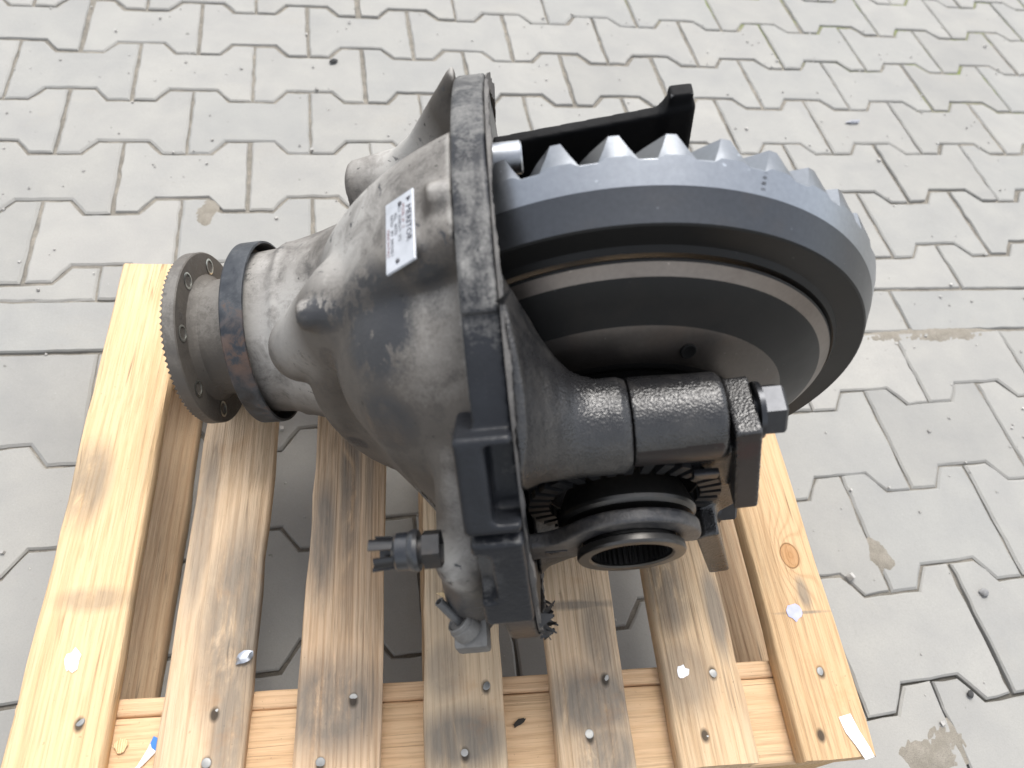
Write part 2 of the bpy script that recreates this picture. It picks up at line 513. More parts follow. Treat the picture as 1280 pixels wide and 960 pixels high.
npav = 0
for r in range(-14, 6):
    for c in range(-11, 23):
        x = PW * (c + (.5 if r % 2 else 0)); y = -PH * r
        cx = x + PW / 2                               # joints were measured at x, stones lie between them
        if r == 5:
            if not -1.6 < cx < 3.6: continue
            ybl, ybr = band_y(cx - PW / 2, 0) - y + .002, band_y(cx + PW / 2, 0) - y + .002
            out = T_ + [(-PW / 2, ybl), (PW / 2, ybr)]
            if inside_view(cx, y):
                me = stone_mesh("paving_stone", out); me.materials.append(MP)
                o = put(me, cx, y); o.rotation_euler = (0, 0, 0)
            else: far_stone(cx, y, out)
            continue
        if inside_view(cx, y):
            put(random.choice(stock_far), cx, y); npav += 1
        else: far_stone(cx, y, T_ + B_)
X0, Y0 = 1.1155, -.1592
TILT = -.0045
for r in range(5, 14):
    for c in range(-14, 14):
        x = X0 + PW * (c + (.5 if r % 2 == 0 else 0)); y = -PH * r + Y0
        cx = x + PW / 2
        if not -1.6 < cx < 3.6: continue
        if r == 5:
            ytl, ytr = band_y(cx - PW / 2, 1) - y - .002, band_y(cx + PW / 2, 1) - y - .002
            out = [(PW / 2, ytr), (-PW / 2, ytl)] + B_
            if inside_view(cx, y):
                me = stone_mesh("paving_stone", out); me.materials.append(MP)
                o = put(me, cx, y); o.rotation_euler = (0, 0, 0)
            else: far_stone(cx, y, out)
            continue
        if inside_view(cx, y, .02): put(random.choice(stock), cx, y); npav += 1
        else: far_stone(cx, y, T_ + B_)
for i in range(-2, 3):                                # straight kerb stones, a metre each
    xa, xb = 1.353 + i - 1.0, 1.353 + i
    out = [(xb, band_y(xb, 0)), (xa, band_y(xa, 0)), (xa, band_y(xa, 1)), (xb, band_y(xb, 1))]
    mx, my = (xa + xb) / 2, (band_y(xa, 0) + band_y(xb, 1)) / 2
    me = stone_mesh("kerb_stone", [(p[0] - mx, p[1] - my) for p in out], bev=.003); me.materials.append(MP)
    o = bpy.data.objects.new("kerb_stone", me); COL.objects.link(o); o.parent = pavement
    o.location = (mx - .9, my + .5, random.gauss(0, .001))
o = link("outer_paving", bm_mesh("outer_paving", far_bm), MP, pavement); tag(o, kind="stuff")
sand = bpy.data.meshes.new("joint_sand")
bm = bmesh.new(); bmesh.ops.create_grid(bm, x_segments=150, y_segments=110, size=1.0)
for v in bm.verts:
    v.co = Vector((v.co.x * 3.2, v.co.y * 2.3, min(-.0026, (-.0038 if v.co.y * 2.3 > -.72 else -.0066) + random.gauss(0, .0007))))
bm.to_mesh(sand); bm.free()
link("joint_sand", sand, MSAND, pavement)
gme = pydata("ground", [(-60, -60, -.02), (60, -60, -.02), (60, 60, -.02), (-60, 60, -.02)], [(0, 1, 2, 3)])
tag(link("ground", gme, m_simple("ground_concrete", (.33, .32, .30), .95, var=.2, vscale=3)), kind="structure")

# ------------------------------------------------------------------ pallet
TH = math.radians(4.2)
PO = Vector((0.9097, -1.4013, 0.0))
pallet = empty("pallet", PO, "used wooden half pallet with seven slats standing on grey paving under the differential", "pallet")
pallet.rotation_euler = (0, 0, -TH)

def m_wood(name, tone, dark, scale=1.0, seed=0.0, stain=.0, stains=(), knots=(), marks=(), grain=1.0, wash=.0):
    """tone/dark: early and late wood; stains (c, r, amount) grey weathering; knots (u, v, r); marks: small dark holes"""
    k = NT(name); tc = k.n("ShaderNodeTexCoord"); vo = tc.outputs["Object"]
    mp = k.n("ShaderNodeMapping"); mp.inputs["Scale"].default_value = (1, .07, 1); mp.inputs["Location"].default_value = (seed, seed * 2.3, seed * .37)
    k.l(vo, mp.inputs[0])
    sx = k.n("ShaderNodeSeparateXYZ"); k.l(mp.outputs[0], sx.inputs[0])
    warp = k.noise(mp.outputs[0], 9 * scale, 3, .5)
    ph = k.math('ADD', k.math('MULTIPLY', sx.outputs[0], 560 * scale), k.math('MULTIPLY', warp, 20))
    kn_col = None
    for (u, v, r) in knots:
        g = k.spot(vo, (u, v, .011), (r * 3.2, r * 5.5, .05), 0.0)
        ph = k.math('ADD', ph, k.math('MULTIPLY', k.math('POWER', g, 2.0), 16.0))
    sn = k.math('SINE', k.math('MULTIPLY', ph, 1.9))
    ring = k.ramp(k.math('MULTIPLY_ADD', sn, .5, .5), [(0.0, 0.0), (.6, .10), (.86, .45), (.97, 1.0)])
    mp2 = k.n("ShaderNodeMapping"); mp2.inputs["Scale"].default_value = (1, .025, 1); mp2.inputs["Location"].default_value = (seed * 3, seed, 0)
    k.l(vo, mp2.inputs[0])
    fib = k.noise(mp2.outputs[0], 520, 4, .65)
    fib2 = k.noise(mp2.outputs[0], 130, 4, .6)
    col = k.mix(k.math('MULTIPLY', ring, .62 * grain), tone, dark)
    col = k.mix(k.ramp(fib, [(.34, .45), (.5, 0.0)]), col, tuple(x * .62 for x in dark))
    col = k.mix(k.ramp(fib, [(.56, 0.0), (.72, .35)]), col, tuple(min(1, x * 1.22) for x in tone))
    col = k.mix(k.ramp(fib2, [(.36, .45), (.5, 0.0)]), col, tuple(x * .8 for x in dark))
    blot = k.noise(vo, 14, 5, .6, .4)
    col = k.mix(k.ramp(blot, [(.35, 0.0), (.75, .35)]), col, (min(1, tone[0] * 1.02), tone[1] * .86, tone[2] * .72))
    mp4 = k.n("ShaderNodeMapping"); mp4.inputs["Scale"].default_value = (1, .022, 1); mp4.inputs["Location"].default_value = (seed * 5, seed, 0)
    k.l(vo, mp4.inputs[0])
    crk = k.math('ABSOLUTE', k.math('SUBTRACT', k.noise(mp4.outputs[0], 46, 3, .5), .5))
    crk = k.math('MULTIPLY', k.ramp(crk, [(.0, 1.0), (.012, 0.0)]), k.ramp(k.noise(vo, 11, 2, .5), [(.5, 0.0), (.62, .8)]))
    col = k.mix(crk, col, tuple(x * .30 for x in dark))
    speck = k.ramp(k.noise(vo, 260, 2, .5), [(.72, 0.0), (.76, .45)])
    col = k.mix(speck, col, tuple(x * .5 for x in dark))
    col = k.mix(wash, col, (.42, .37, .30))
    mp3 = k.n("ShaderNodeMapping"); mp3.inputs["Scale"].default_value = (1, .35, 1); mp3.inputs["Location"].default_value = (seed, 0, 0)
    k.l(vo, mp3.inputs[0])
    sn1 = k.noise(mp3.outputs[0], 42, 6, .7, .5)
    sa = k.math('MULTIPLY', k.ramp(k.noise(mp3.outputs[0], 13, 5, .65), [(.5, 0.0), (.7, 1.0)]), stain)
    for (c, r, a) in stains:
        sa = k.math('MAXIMUM', sa, k.math('MULTIPLY', k.spot(vo, (c[0], c[1], .011), (r[0] * 1.25, r[1] * 1.25, .06), .45), a))
    sa = k.math('MULTIPLY', sa, k.ramp(k.math('ADD', k.math('MULTIPLY', sn1, .65), k.math('MULTIPLY', fib2, .35)), [(.36, .06), (.45, .75), (.54, 1.0)]))
    col = k.mix(k.math('MULTIPLY', sa, .88), col, k.mix(fib2, (.075, .072, .068), (.23, .21, .18)))
    for (u, v, r) in knots:
        d = k.spot(vo, (u, v, .011), (r, r * 1.35, .05), 0.0)
        wob = k.math('ADD', d, k.math('MULTIPLY', k.math('SUBTRACT', blot, .5), .35))
        col = k.mix(k.ramp(wob, [(.02, 0.0), (.12, .75), (.3, .6), (.8, .75)]), col, k.mix(fib2, (.24, .105, .035), (.50, .25, .095)))
        col = k.mix(k.ramp(wob, [(.06, 0.0), (.12, .7), (.2, 0.0)]), col, (.07, .04, .02))
    for (u, v, r) in marks:
        d = k.spot(vo, (u, v, .011), (r, r * 1.5, .02), .5)
        col = k.mix(k.math('MULTIPLY', d, .9), col, (.035, .028, .022))
    k.set(Base_Color=col, Roughness=.78, Specular_IOR_Level=.25)
    h = k.math('ADD', k.math('MULTIPLY', fib, .8), k.math('MULTIPLY', ring, -.25))
    k.set(Normal=k.bump(k.math('ADD', h, k.math('MULTIPLY', fib2, .9)), .8, .0016))
    return k.m

def plank(name, x0, x1, y0, y1, z0, z1, mat, parent, seed, skew=(0, 0), wane=.0012, along='y'):
    """a sawn board with wandering arrises; its origin is the middle of its near end, at mid thickness"""
    r = random.Random(seed)
    cx = (x0 + x1) / 2; hw = (x1 - x0) / 2; t = (z1 - z0) / 2; L = y1 - y0
    n = max(6, int(L / .03)); b = .0016
    V, F = [], []
    wl = wr = 0.0
    for i in range(n + 1):
        y = L * i / n
        f = i / n
        wl = wl * .7 + r.gauss(0, wane * .5); wr = wr * .7 + r.gauss(0, wane * .5)
        sk = skew[0] * (1 - f) + skew[1] * f
        zz = r.gauss(0, .00035)
        bl, br = b + abs(r.gauss(0, .0007)), b + abs(r.gauss(0, .0007))
        xl, xr = -hw + wl + sk, hw + wr + sk
        sec = [(xl + b, -t), (xr - b, -t), (xr, -t + b), (xr, t - br), (xr - br, t + zz), (xl + (xr - xl) * .33, t + zz + r.gauss(0, .0002)), (xl + (xr - xl) * .66, t + zz), (xl + bl, t + zz), (xl, t - bl), (xl, -t + b)]
        sec[5], sec[6] = sec[6], sec[5]
        ye = y
        if i == 0: ye = r.gauss(0, .0003)
        V += [(p[0], ye + (r.gauss(0, .0006) if i in (0, n) else 0), p[1]) for p in sec]
    m = 10
    for i in range(n):
        for j in range(m):
            a, c = i * m + j, i * m + (j + 1) % m
            F.append((a, c, c + m, a + m))
    F.append(tuple(range(m))[::-1]); F.append(tuple(range(n * m, n * m + m)))
    bm = bmesh.new()
    vs = [bm.verts.new(p) for p in V]
    for q in F: bm.faces.new([vs[i] for i in q])
    me = bm_mesh(name, bm, angle=50)
    o = link(name, me, mat, parent)
    if along == 'y': o.location = (cx, y0, (z0 + z1) / 2)
    return o

ZT = .160; TB = .022
PINE = (.66, .46, .245); PINED = (.45, .245, .09)
boards = [  # x0, x1, near skew, far skew  (pallet frame: x right, y away, origin at the near right corner)
    (-.758, -.683, .000, -.009), (-.642, -.571, 0, 0), (-.531, -.457, 0, .006), (-.419, -.347, 0, .010),
    (-.301, -.232, 0, .010), (-.190, -.116, 0, .008), (-.0725, .000, 0, .006)]
def px(board, u, v):       # pallet frame -> board frame
    b = boards[board]; return (u - (b[0] + b[1]) / 2, v)
nails = {0: [(-.706, .073), (-.697, .535)], 1: [(-.598, .073), (-.628, .538), (-.60, .034)], 2: [(-.481, .078), (-.507, .028)],
         3: [(-.362, .082), (-.384, .027)], 4: [(-.249, .083), (-.271, .035)], 5: [(-.142, .080), (-.163, .026)],
         6: [(-.031, .076), (-.050, .020)]}
knots = {0: [], 1: [(-.585, .42, .012)], 2: [], 3: [(-.40, .36, .008)], 4: [(-.29, .245, .006)], 5: [], 6: [(-.027, .196, .0115)]}
stn = {0: [((-.745, .30), (.022, .05), .75), ((-.716, .18), (.035, .012), .55)],
       1: [((-.588, .16), (.035, .10), .9), ((-.63, .25), (.012, .10), .7), ((-.585, .06), (.016, .06), .8)],
       2: [((-.515, .235), (.014, .07), .95), ((-.49, .33), (.012, .16), .9), ((-.50, .075), (.05, .045), .95), ((-.47, .40), (.006, .2), .6)],
       3: [((-.385, .04), (.045, .028), .95), ((-.40, .10), (.02, .03), .6)],
       4: [((-.262, .065), (.05, .035), .95), ((-.25, .12), (.016, .05), .7), ((-.27, .155), (.05, .005), .8), ((-.255, .02), (.03, .03), .9)],
       5: [((-.172, .17), (.022, .06), .8), ((-.125, .14), (.012, .05), .85), ((-.17, .08), (.03, .04), .6)],
       6: [((-.024, .155), (.007, .018), .8), ((-.03, .135), (.03, .0018), .8)]}
tones = [((.69, .505, .305), (.55, .37, .19), .0, .7), ((.63, .475, .32), (.48, .33, .20), .28, .7), ((.66, .485, .325), (.47, .30, .17), .26, .9),
         ((.60, .465, .315), (.44, .315, .195), .28, .8), ((.64, .485, .33), (.46, .32, .19), .26, .85), ((.62, .46, .295), (.48, .32, .18), .28, .7),
         ((.565, .40, .235), (.43, .27, .14), .0, .9)]
m_nail = m_steel("nail_steel", (.30, .30, .29), .45, .9)
m_paper = m_simple("label_paper", (.80, .80, .82), .8, var=.05, vscale=80)
m_paper_b = m_simple("blue_print", (.06, .22, .62), .6, var=.1, vscale=90)
m_paper_v = m_simple("violet_print", (.42, .43, .66), .7, var=.12, vscale=120)

def nail_mesh(r=.0042):
    return lathe("nail", [(-.004, r * .96), (.0002, r), (.0007, r * .9), (.0009, r * .45), (.0009, 0)], 'z', seg=18)
NAIL = nail_mesh(); NAIL.materials.append(m_nail)
board_obj = []
for i, (x0, x1, s0, s1) in enumerate(boards):
    mk = [(*px(i, u, v), .0052) for u, v in nails[i]]
    tone, dk, st, gr = tones[i]
    mat = m_wood("slat_wood", tone, dk, .55 if i in (0, 6, 1, 5) else 1.0, seed=i * 1.37 + .2, stain=st,
                 stains=[(px(i, *c), r, a) for c, r, a in stn[i]], knots=[(*px(i, u, v), r) for u, v, r in knots[i]], marks=mk, grain=gr)
    o = plank("top_board", x0, x1, -.001 if i == 6 else random.uniform(-.003, .001), .590, ZT - TB, ZT, mat, pallet, 40 + i, (s0, s1))
    board_obj.append(o)
    yb = o.location.y
    for u, v in nails[i]:
        nobj = bpy.data.objects.new("nail", NAIL); COL.objects.link(nobj); nobj.parent = o
        nobj.location = (*px(i, u, v - yb), TB / 2 - .0006 + random.uniform(-.0006, .0002))
        nobj.rotation_euler = (random.gauss(0, .09), random.gauss(0, .09), random.random() * 6)

# cross boards under the slats (near one shows in the gaps), blocks and runners
def crossboard(y0, y1, seed, tone, dk):
    mat = m_wood("crossboard_wood", tone, dk, .6, seed=seed, stain=.12, grain=.7)
    L = .770
    o = plank("crossboard", -(y1 - y0) / 2, (y1 - y0) / 2, 0, L, -.011, .011, mat, pallet, int(seed * 10), wane=.0005)
    o.rotation_euler = (0, 0, PI / 2)            # board length along the pallet's width
    o.location = (.002, (y0 + y1) / 2, ZT - TB - .0115)
    return o
crossboard(.0005, .0775, 3.1, (.68, .485, .30), (.56, .375, .215))
crossboard(.0785, .0945, 4.7, (.67, .48, .305), (.56, .375, .22))
crossboard(.495, .588, 5.9, (.60, .42, .24), (.45, .27, .12))
mblk = m_wood("block_wood", (.55, .38, .20), (.38, .22, .10), .8, seed=8.2, stain=.3)
mrun = m_wood("runner_wood", (.50, .355, .215), (.34, .20, .10), .7, seed=9.4, stain=.25, wash=.15)
RUN = [(-.760, -.688), (-.414, -.345), (-.079, .0)]
for k, (x0, x1) in enumerate(RUN):
    o = plank("runner", x0, x1, .001, .588, .001, .022, mrun, pallet, 70 + k)
    for y0, y1 in ((.003, .092), (.25, .34), (.497, .586)):
        if k == 1 and y0 == .25: continue
        if y0 == .25: continue
        b = link("block", box_mesh("block", (x0 + .002, y0, .0225), (x1 - .002, y1, .1145), .003), mblk, pallet)

def flake(name, pts, mat, parent, loc, rz=0.0, curl=.0, thick=.0004, rx=0.0, ry=0.0):
    """a scrap of paper: outline with thickness and a curl along its length"""
    n = len(pts); V = []
    for z in (0, thick):
        for x, y in pts: V.append((x, y, z + curl * (y * y) * 40))
    F = [tuple(range(n))[::-1], tuple(range(n, 2 * n))] + [(i, (i + 1) % n, n + (i + 1) % n, n + i) for i in range(n)]
    bm = bmesh.new(); vs = [bm.verts.new(p) for p in V]
    for q in F: bm.faces.new([vs[i] for i in q])
    bmesh.ops.triangulate(bm, faces=[f for f in bm.faces if len(f.verts) > 4])
    me = bm_mesh(name, bm)
    o = link(name, me, mat, parent); o.location = loc; o.rotation_euler = (rx, ry, rz)
    return o
def jag(w, h, seed, n=13):
    r = random.Random(seed)
    return [(w / 2 * (.72 + .5 * r.random()) * math.cos(2 * PI * i / n), h / 2 * (.72 + .5 * r.random()) * math.sin(2 * PI * i / n)) for i in range(n)]
def on_board(i, u, v): return (*px(i, u, v - board_obj[i].location.y), TB / 2 + .0007)
flake("label_scrap", jag(.013, .021, 1), m_paper, board_obj[0], on_board(0, -.722, .123), .1)
flake("label_scrap", jag(.012, .013, 2), m_paper, board_obj[5], on_board(5, -.172, .083), .3)
flake("label_scrap", jag(.017, .017, 5), m_paper_v, board_obj[6], on_board(6, -.041, .134), .2)
flake("label_scrap", [(-.009, .018), (.004, .019), (.006, .004), (.010, -.012), (.011, -.020), (.001, -.021), (-.003, -.008), (-.008, .004)],
      m_paper, board_obj[6], on_board(6, -.0165, .0165), .10)

# ------------------------------------------------------------------ differential carrier
D_ORG = np.array([.66394579, -1.07921377, .38011261])
a_ = np.array([-.07987186, -.99193104, -.09845452])
n_ = np.array([.96944913, -.11216909, .21814324])
n_ = n_ - a_ * (n_ @ a_); n_ /= np.linalg.norm(n_)
Y_ = -a_; Z_ = np.cross(n_, Y_)
MD = np.stack([n_, Y_, Z_], 1)
diff = empty("differential_carrier", (0, 0, 0),
             "dusty black truck differential with bare ring gear and cast housing lying on the pallet", "differential")
Mw = Matrix.Identity(4)
base_w = D_ORG + MD @ (-OFF)
for i in range(3):
    for j in range(3): Mw[i][j] = MD[i, j]
    Mw[i][3] = base_w[i]
diff.matrix_world = Mw

def part(name, me, mat, parent=None, label=None):
    o = link(name, me, mat, parent or diff)
    if label: o["label"] = label
    return o
def shift(me):
    me.transform(Matrix.Translation(Vector(OFF))); return me
def D(*p): return tuple(np.array(p) + OFF)

PAC = (.095, -.064)                      # pinion axis (y, z)
# --- cast housing
def f_housing(p):
    nose = s_loft(p, [(-.345, *PAC, .074), (-.325, *PAC, .080), (-.25, *PAC, .086), (-.20, .085, -.055, .098)])
    cone = s_loft(p, [(-.285, .095, -.064, .080), (-.25, .085, -.055, .094), (-.21, .06, -.035, .112), (-.17, .035, -.018, .134), (-.13, .008, .0, .160), (-.09, -.004, .0, .184)])
    d = su(nose, cone, .02)
    bowl = s_cyl(p, (0, -.050, 0), (0, .054, 0), .2435, rnd=.022)
    dome = su(s_cone(p, (-.116, -.043, .094), (-.100, -.030, .0), .085, .088), s_loft(p, [(-.155, -.03, .04, .085), (-.12, -.012, .015, .148), (-.09, .0, .0, .205)]), .03)
    d = su(su(d, bowl, .018), dome, .006)
    # pad and stubs
    d = su(d, s_cone(p, (-.240, -.004, .059), (-.180, -.016, .122), .029, .040), .006)
    d = su(d, s_cyl(p, (-.2150, -.0330, .1440), (-.16, -.0320, .1440), .0108, .0125, rnd=.002), .004)
    d = su(d, s_cyl(p, (-.202, .152, .062), (-.10, .140, .085), .026, .034, rnd=.004), .016)
    d = su(d, s_cyl(p, (-.1135, -.008, .2165), (-.09, -.008, .2165), .0105, rnd=.003), .006)
    d = su(d, s_cone(p, (-.145, .148, .105), (-.095, .138, .180), .008, .010), .02)
    d = su(d, s_cone(p, (-.122, .138, .110), (-.098, .134, .150), .013, .013), .015)
    # actuator column low at the front
    d = su(d, su(s_cone(p, (-.1165, -.132, .105), (-.1185, -.186, .060), .014, .0185), s_cone(p, (-.1185, -.186, .060), (-.1250, -.2050, -.030), .0185, .0185), .01), .010)
    d = su(d, s_box(p, (-.108, -.186, -.01), (.012, .02, .06), .006), .012)
    d = np.maximum(d, p.x + .0965)
    d = np.maximum(d, -.342 - p.x)
    cav = su(s_cyl(p, (0, -.030, 0), (0, .040, 0), .230, rnd=.012), s_loft(p, [(-.17, -.02, 0, .08), (-.13, -.012, 0, .135), (-.05, 0, 0, .18)]), .01)
    return np.maximum(d, -cav)
hous_clean = [(D(-.158, -.062, .170), (.036, .050, .040)), (D(-.118, -.066, .205), (.022, .034, .03)), (D(-.15, -.10, .12), (.030, .03, .03)), (D(-.205, .15, .05), (.03, .045, .03)),
              (D(-.195, -.034, .148), (.030, .017, .017)), (D(-.20, -.06, .11), (.012, .03, .02)), (D(-.25, -.01, .06), (.014, .02, .02)), (D(-.13, -.19, .02), (.022, .03, .06)), (D(-.22, -.05, -.03), (.012, .02, .012)), (D(-.1, -.01, .21), (.012, .02, .02))]
M_HOUS = m_dusty_cast("dusty_cast_iron", clean=hous_clean, dust_amt=.58, dust=(.125, .112, .098), patch=.85, settle_toplight=.75, pale=(.42, .407, .383), flakes=.9, pale_spots=[(D(-.165, .025, .165), (.085, .075, .085)), (D(-.265, .05, .0), (.10, .10, .085)), (D(-.225, .0, .09), (.05, .05, .05)), (D(-.15, .15, .10), (.07, .05, .07)), (D(-.125, -.19, .06), (.02, .03, .05))])
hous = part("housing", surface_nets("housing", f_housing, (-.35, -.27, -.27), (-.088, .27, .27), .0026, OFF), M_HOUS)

# --- mounting flange with lugs and pockets
PX0, PX1, PR = -.0965, -.0740, .2294
def f_flange(p):
    d = s_cyl(p, (PX0, 0, 0), (PX1, 0, 0), PR, rnd=.0025)
    # lower front is cut back a little, the upper arc stands proud
    th = np.degrees(np.arctan2(p.z, -p.y))
    r = np.sqrt(p.y ** 2 + p.z ** 2)
    d = np.maximum(d, np.where((th < 67) & (th > 30), r - (PR - .004), -1))
    # front lug with two pockets (angles about the flange axis)
    def lug(th0, th1, x0, x1, r0, r1, rnd):
        tm = math.radians((th0 + th1) / 2); rm = (r0 + r1) / 2
        hl = math.radians(abs(th1 - th0)) / 2 * rm
        c, s_ = math.cos(tm), math.sin(tm)
        rot = np.array([[1, 0, 0], [0, -c, s_], [0, s_, c]], float)     # columns: x, radial, tangential
        return s_box(p, ((x0 + x1) / 2, -rm * c, rm * s_), ((x1 - x0) / 2, (r1 - r0) / 2, hl), rnd, rot)
    d = su(d, lug(33.5, 50.5, -.1085, PX1, .19, .236, .003), .002)
    d = np.maximum(d, -lug(36, 48.5, -.0905, -.068, .214, .26, .004))
    d = su(d, lug(11.5, 34, -.1065, PX1, .19, .2345, .003), .002)
    d = np.maximum(d, -lug(18.5, 30.5, -.13, -.0955, .216, .26, .007))
    # opening for gear and case
    op = np.minimum(s_cyl(p, (-.2, 0, 0), (0, 0, 0), .172), s_box(p, (-.09, .003, 0), (.1, .043, .2185), .012))
    d = np.maximum(d, -op)
    for k in range(16):
        t = math.radians(11 + 22.5 * k)
        if abs(math.sin(t)) > .97: continue
        d = np.maximum(d, -s_cyl(p, (-.2, -.2145 * math.cos(t), .2145 * math.sin(t)), (0, -.2145 * math.cos(t), .2145 * math.sin(t)), .0075))
    return d
M_FLANGE = m_dusty_cast("chipped_black_flange_paint", paint=(.013, .0145, .018), dust=(.11, .108, .106), dust_amt=.26, seed=3.1, settle_toplight=.9, flakes=.8, pspec=.24, pale_spots=[(D(-.085, .03, .215), (.06, .17, .085))], dirty=[(D(-.080, -.160, .152), (.016, .03, .022)), (D(-.1, -.20, .085), (.02, .02, .03))],
                        clean=[(D(-.085, -.15, .17), (.06, .07, .09)), (D(-.085, -.2, -.02), (.06, .06, .11))], rough=.5, patch=.42)
part("mounting_flange", surface_nets("mounting_flange", f_flange, (-.114, -.245, -.24), (-.066, .245, .245), .002, OFF), M_FLANGE)

# --- torn sealant along the flange face
bm = bmesh.new()
prev = None
rr = random.Random(5)
NS = 260
for i in range(NS + 1):
    t = math.radians(-75 + 235 * i / NS)
    wv = math.sin(i * .31) + math.sin(i * .13 + 1) + .6 * math.sin(i * .77)
    ro = PR - .0006 + .0005 * wv + abs(rr.gauss(0, .0003)); ri = PR - .012
    x0 = PX1 + .0003; x1 = PX1 + .0022 + .0006 * wv + abs(rr.gauss(0, .0005))
    c, s_ = -math.cos(t), math.sin(t)
    cur = [bm.verts.new((x0, ri * c, ri * s_)), bm.verts.new((x0, ro * c, ro * s_)), bm.verts.new((x1, (ro + .0005) * c, (ro + .0005) * s_)), bm.verts.new((x1 - .001, ri * c, ri * s_))]
    if prev:
        for j in range(4): bm.faces.new((prev[j], prev[(j + 1) % 4], cur[(j + 1) % 4], cur[j]))
    prev = cur
M_SEAL = m_dusty_cast("grey_sealant", paint=(.05, .05, .052), dust=(.15, .14, .13), dust_amt=.48, seed=1.7, settle_toplight=.35)
part("sealant_bead", shift(bm_mesh("sealant_bead", bm, angle=60)), M_SEAL)
bm = bmesh.new()
def shred(bm, p0, d, L, wd):
    p = Vector(p0); d = Vector(d).normalized(); s = d.cross(Vector((rr.gauss(0, 1), rr.gauss(0, 1), rr.gauss(0, 1)))).normalized()
    q = None; n = 4
    nrm = d.cross(s).normalized()
    for i in range(n + 1):
        w_ = wd * (1 - .8 * i / n); c = p + d * L * i / n + nrm * .35 * L * (i / n) ** 2
        cur = [bm.verts.new(c - s * w_ / 2), bm.verts.new(c + s * w_ / 2), bm.verts.new(c + nrm * .0007)]
        if q:
            for j in range(3): bm.faces.new((q[j], q[(j + 1) % 3], cur[(j + 1) % 3], cur[j]))
        q = cur
for i in range(20):
    t = math.radians(rr.uniform(-42, 8)); r_ = PR - .004 + rr.gauss(0, .003)
    shred(bm, (PX1 + .001, -r_ * math.cos(t), r_ * math.sin(t)), (1.0, rr.uniform(-.6, .4), rr.uniform(-.7, .5)), rr.uniform(.006, .015), rr.uniform(.005, .013))
shred(bm, (PX1, -PR * math.cos(math.radians(68)), PR * math.sin(math.radians(68))), (.3, -.5, .9), .016, .006)
M_RUB = m_simple("black_rubber", (.012, .012, .013), .55)
o = part("torn_sealant", shift(bm_mesh("torn_sealant", bm)), M_RUB); tag(o, kind="stuff")

# --- pinion flange and dust slinger
NF = lathe("pinion_flange", [(-.345, .052), (-.345, .060), (-.352, .0595), (-.372, .0575), (-.376, .060), (-.379, .064), (-.379, .0850), (-.3800, .0862), (-.3905, .0862), (-.3915, .0850), (-.3915, .03), (-.40, .03), (-.40, .0)],
           'x', (0, *PAC), 128)
# end serrations on the outer face of the flange
bm = bmesh.new(); bm.from_mesh(NF)
nt = 92
for k in range(nt):
    t0, t1, tm = (2 * PI * (k + q) / nt for q in (0, 1, .5))
    pts = []
    for r_ in (.0838, .064):
        for t, dx in ((t0, 0), (tm, -.0032), (t1, 0)):
            pts.append(bm.verts.new((-.3913 + dx, PAC[0] + r_ * math.cos(t), PAC[1] + r_ * math.sin(t))))
    bm.faces.new((pts[0], pts[1], pts[4], pts[3])); bm.faces.new((pts[1], pts[2], pts[5], pts[4]))
    bm.faces.new((pts[0], pts[2], pts[1])); bm.faces.new((pts[3], pts[4], pts[5]))
NF = bm_mesh("pinion_flange", bm, angle=25)
M_PF = m_dusty_cast("oily_steel_flange", paint=(.055, .05, .045), dust=(.13, .115, .098), dust_amt=.45, seed=2.2, rough=.5, settle_toplight=.45)
pf = part("pinion_flange", shift(NF), M_PF)
M_BRT = m_steel("bright_bore", (.62, .64, .60), .3)
for k in range(8):
    t = math.radians(28 + 45 * k)
    c = (0, PAC[0] + .0725 * math.cos(t), PAC[1] + .0725 * math.sin(t))
    part("bolt_hole", shift(lathe("bolt_hole", [(-.3786, .0082), (-.3782, .0074), (-.3782, .0062), (-.389, .006), (-.389, 0)], 'x', c, 24)), M_BRT, pf)
ring = lathe("dust_slinger", [(-.337, .082), (-.337, .0890), (-.3355, .0905), (-.3185, .0910), (-.3155, .0905), (-.3150, .0885), (-.3175, .0872), (-.332, .0868), (-.334, .078)], 'x', (0, *PAC), 128)
k = NT("blued_rusty_steel"); v = k.coord(); f = k.noise(v, 45, 6, .7, .4); g = k.noise(v, 14, 4, .6)
c = k.ramp(f, [(.35, (.026, .030, .037)), (.58, (.06, .066, .074)), (.74, (.105, .068, .05))])
c = k.mix(k.math('MULTIPLY', k.spot(v, D(-.32, .03, .0), (.05, .045, .035), .3), k.ramp(f, [(.45, 0.), (.55, .9)])), c, (.105, .068, .052))
k.set(Base_Color=c, Roughness=k.ramp(f, [(.4, .42), (.7, .85)]), Metallic=k.ramp(f, [(.5, .5), (.65, 0.0)])); k.set(Normal=k.bump(f, .3, .0006))
part("dust_slinger", shift(ring), k.m)

# --- nameplate
k = NT("aluminium_nameplate"); v = k.coord(); k.set(Base_Color=k.ramp(k.noise(v, 60, 5, .6), [(.3, (.40, .42, .45)), (.7, (.54, .56, .60))]), Roughness=.5, Metallic=.25)
NPP = [np.array(q) for q in ((-.1421, .0064, .1959), (-.1212, .0094, .2095), (-.1205, -.0474, .2099), (-.1402, -.0486, .1972))]   # upper-left, upper-right, lower-right, lower-left in the photo
npc = sum(NPP) / 4
ey = ((NPP[2] + NPP[3]) - (NPP[0] + NPP[1])); ey /= np.linalg.norm(ey)
ex = ((NPP[1] + NPP[2]) - (NPP[0] + NPP[3])); ex -= ey * (ex @ ey); ex /= np.linalg.norm(ex)
ez = np.cross(ex, -ey); ez /= np.linalg.norm(ez)
if ez[2] < 0: ez = -ez
npw = (np.linalg.norm(NPP[1] - NPP[0]) + np.linalg.norm(NPP[2] - NPP[3])) / 2
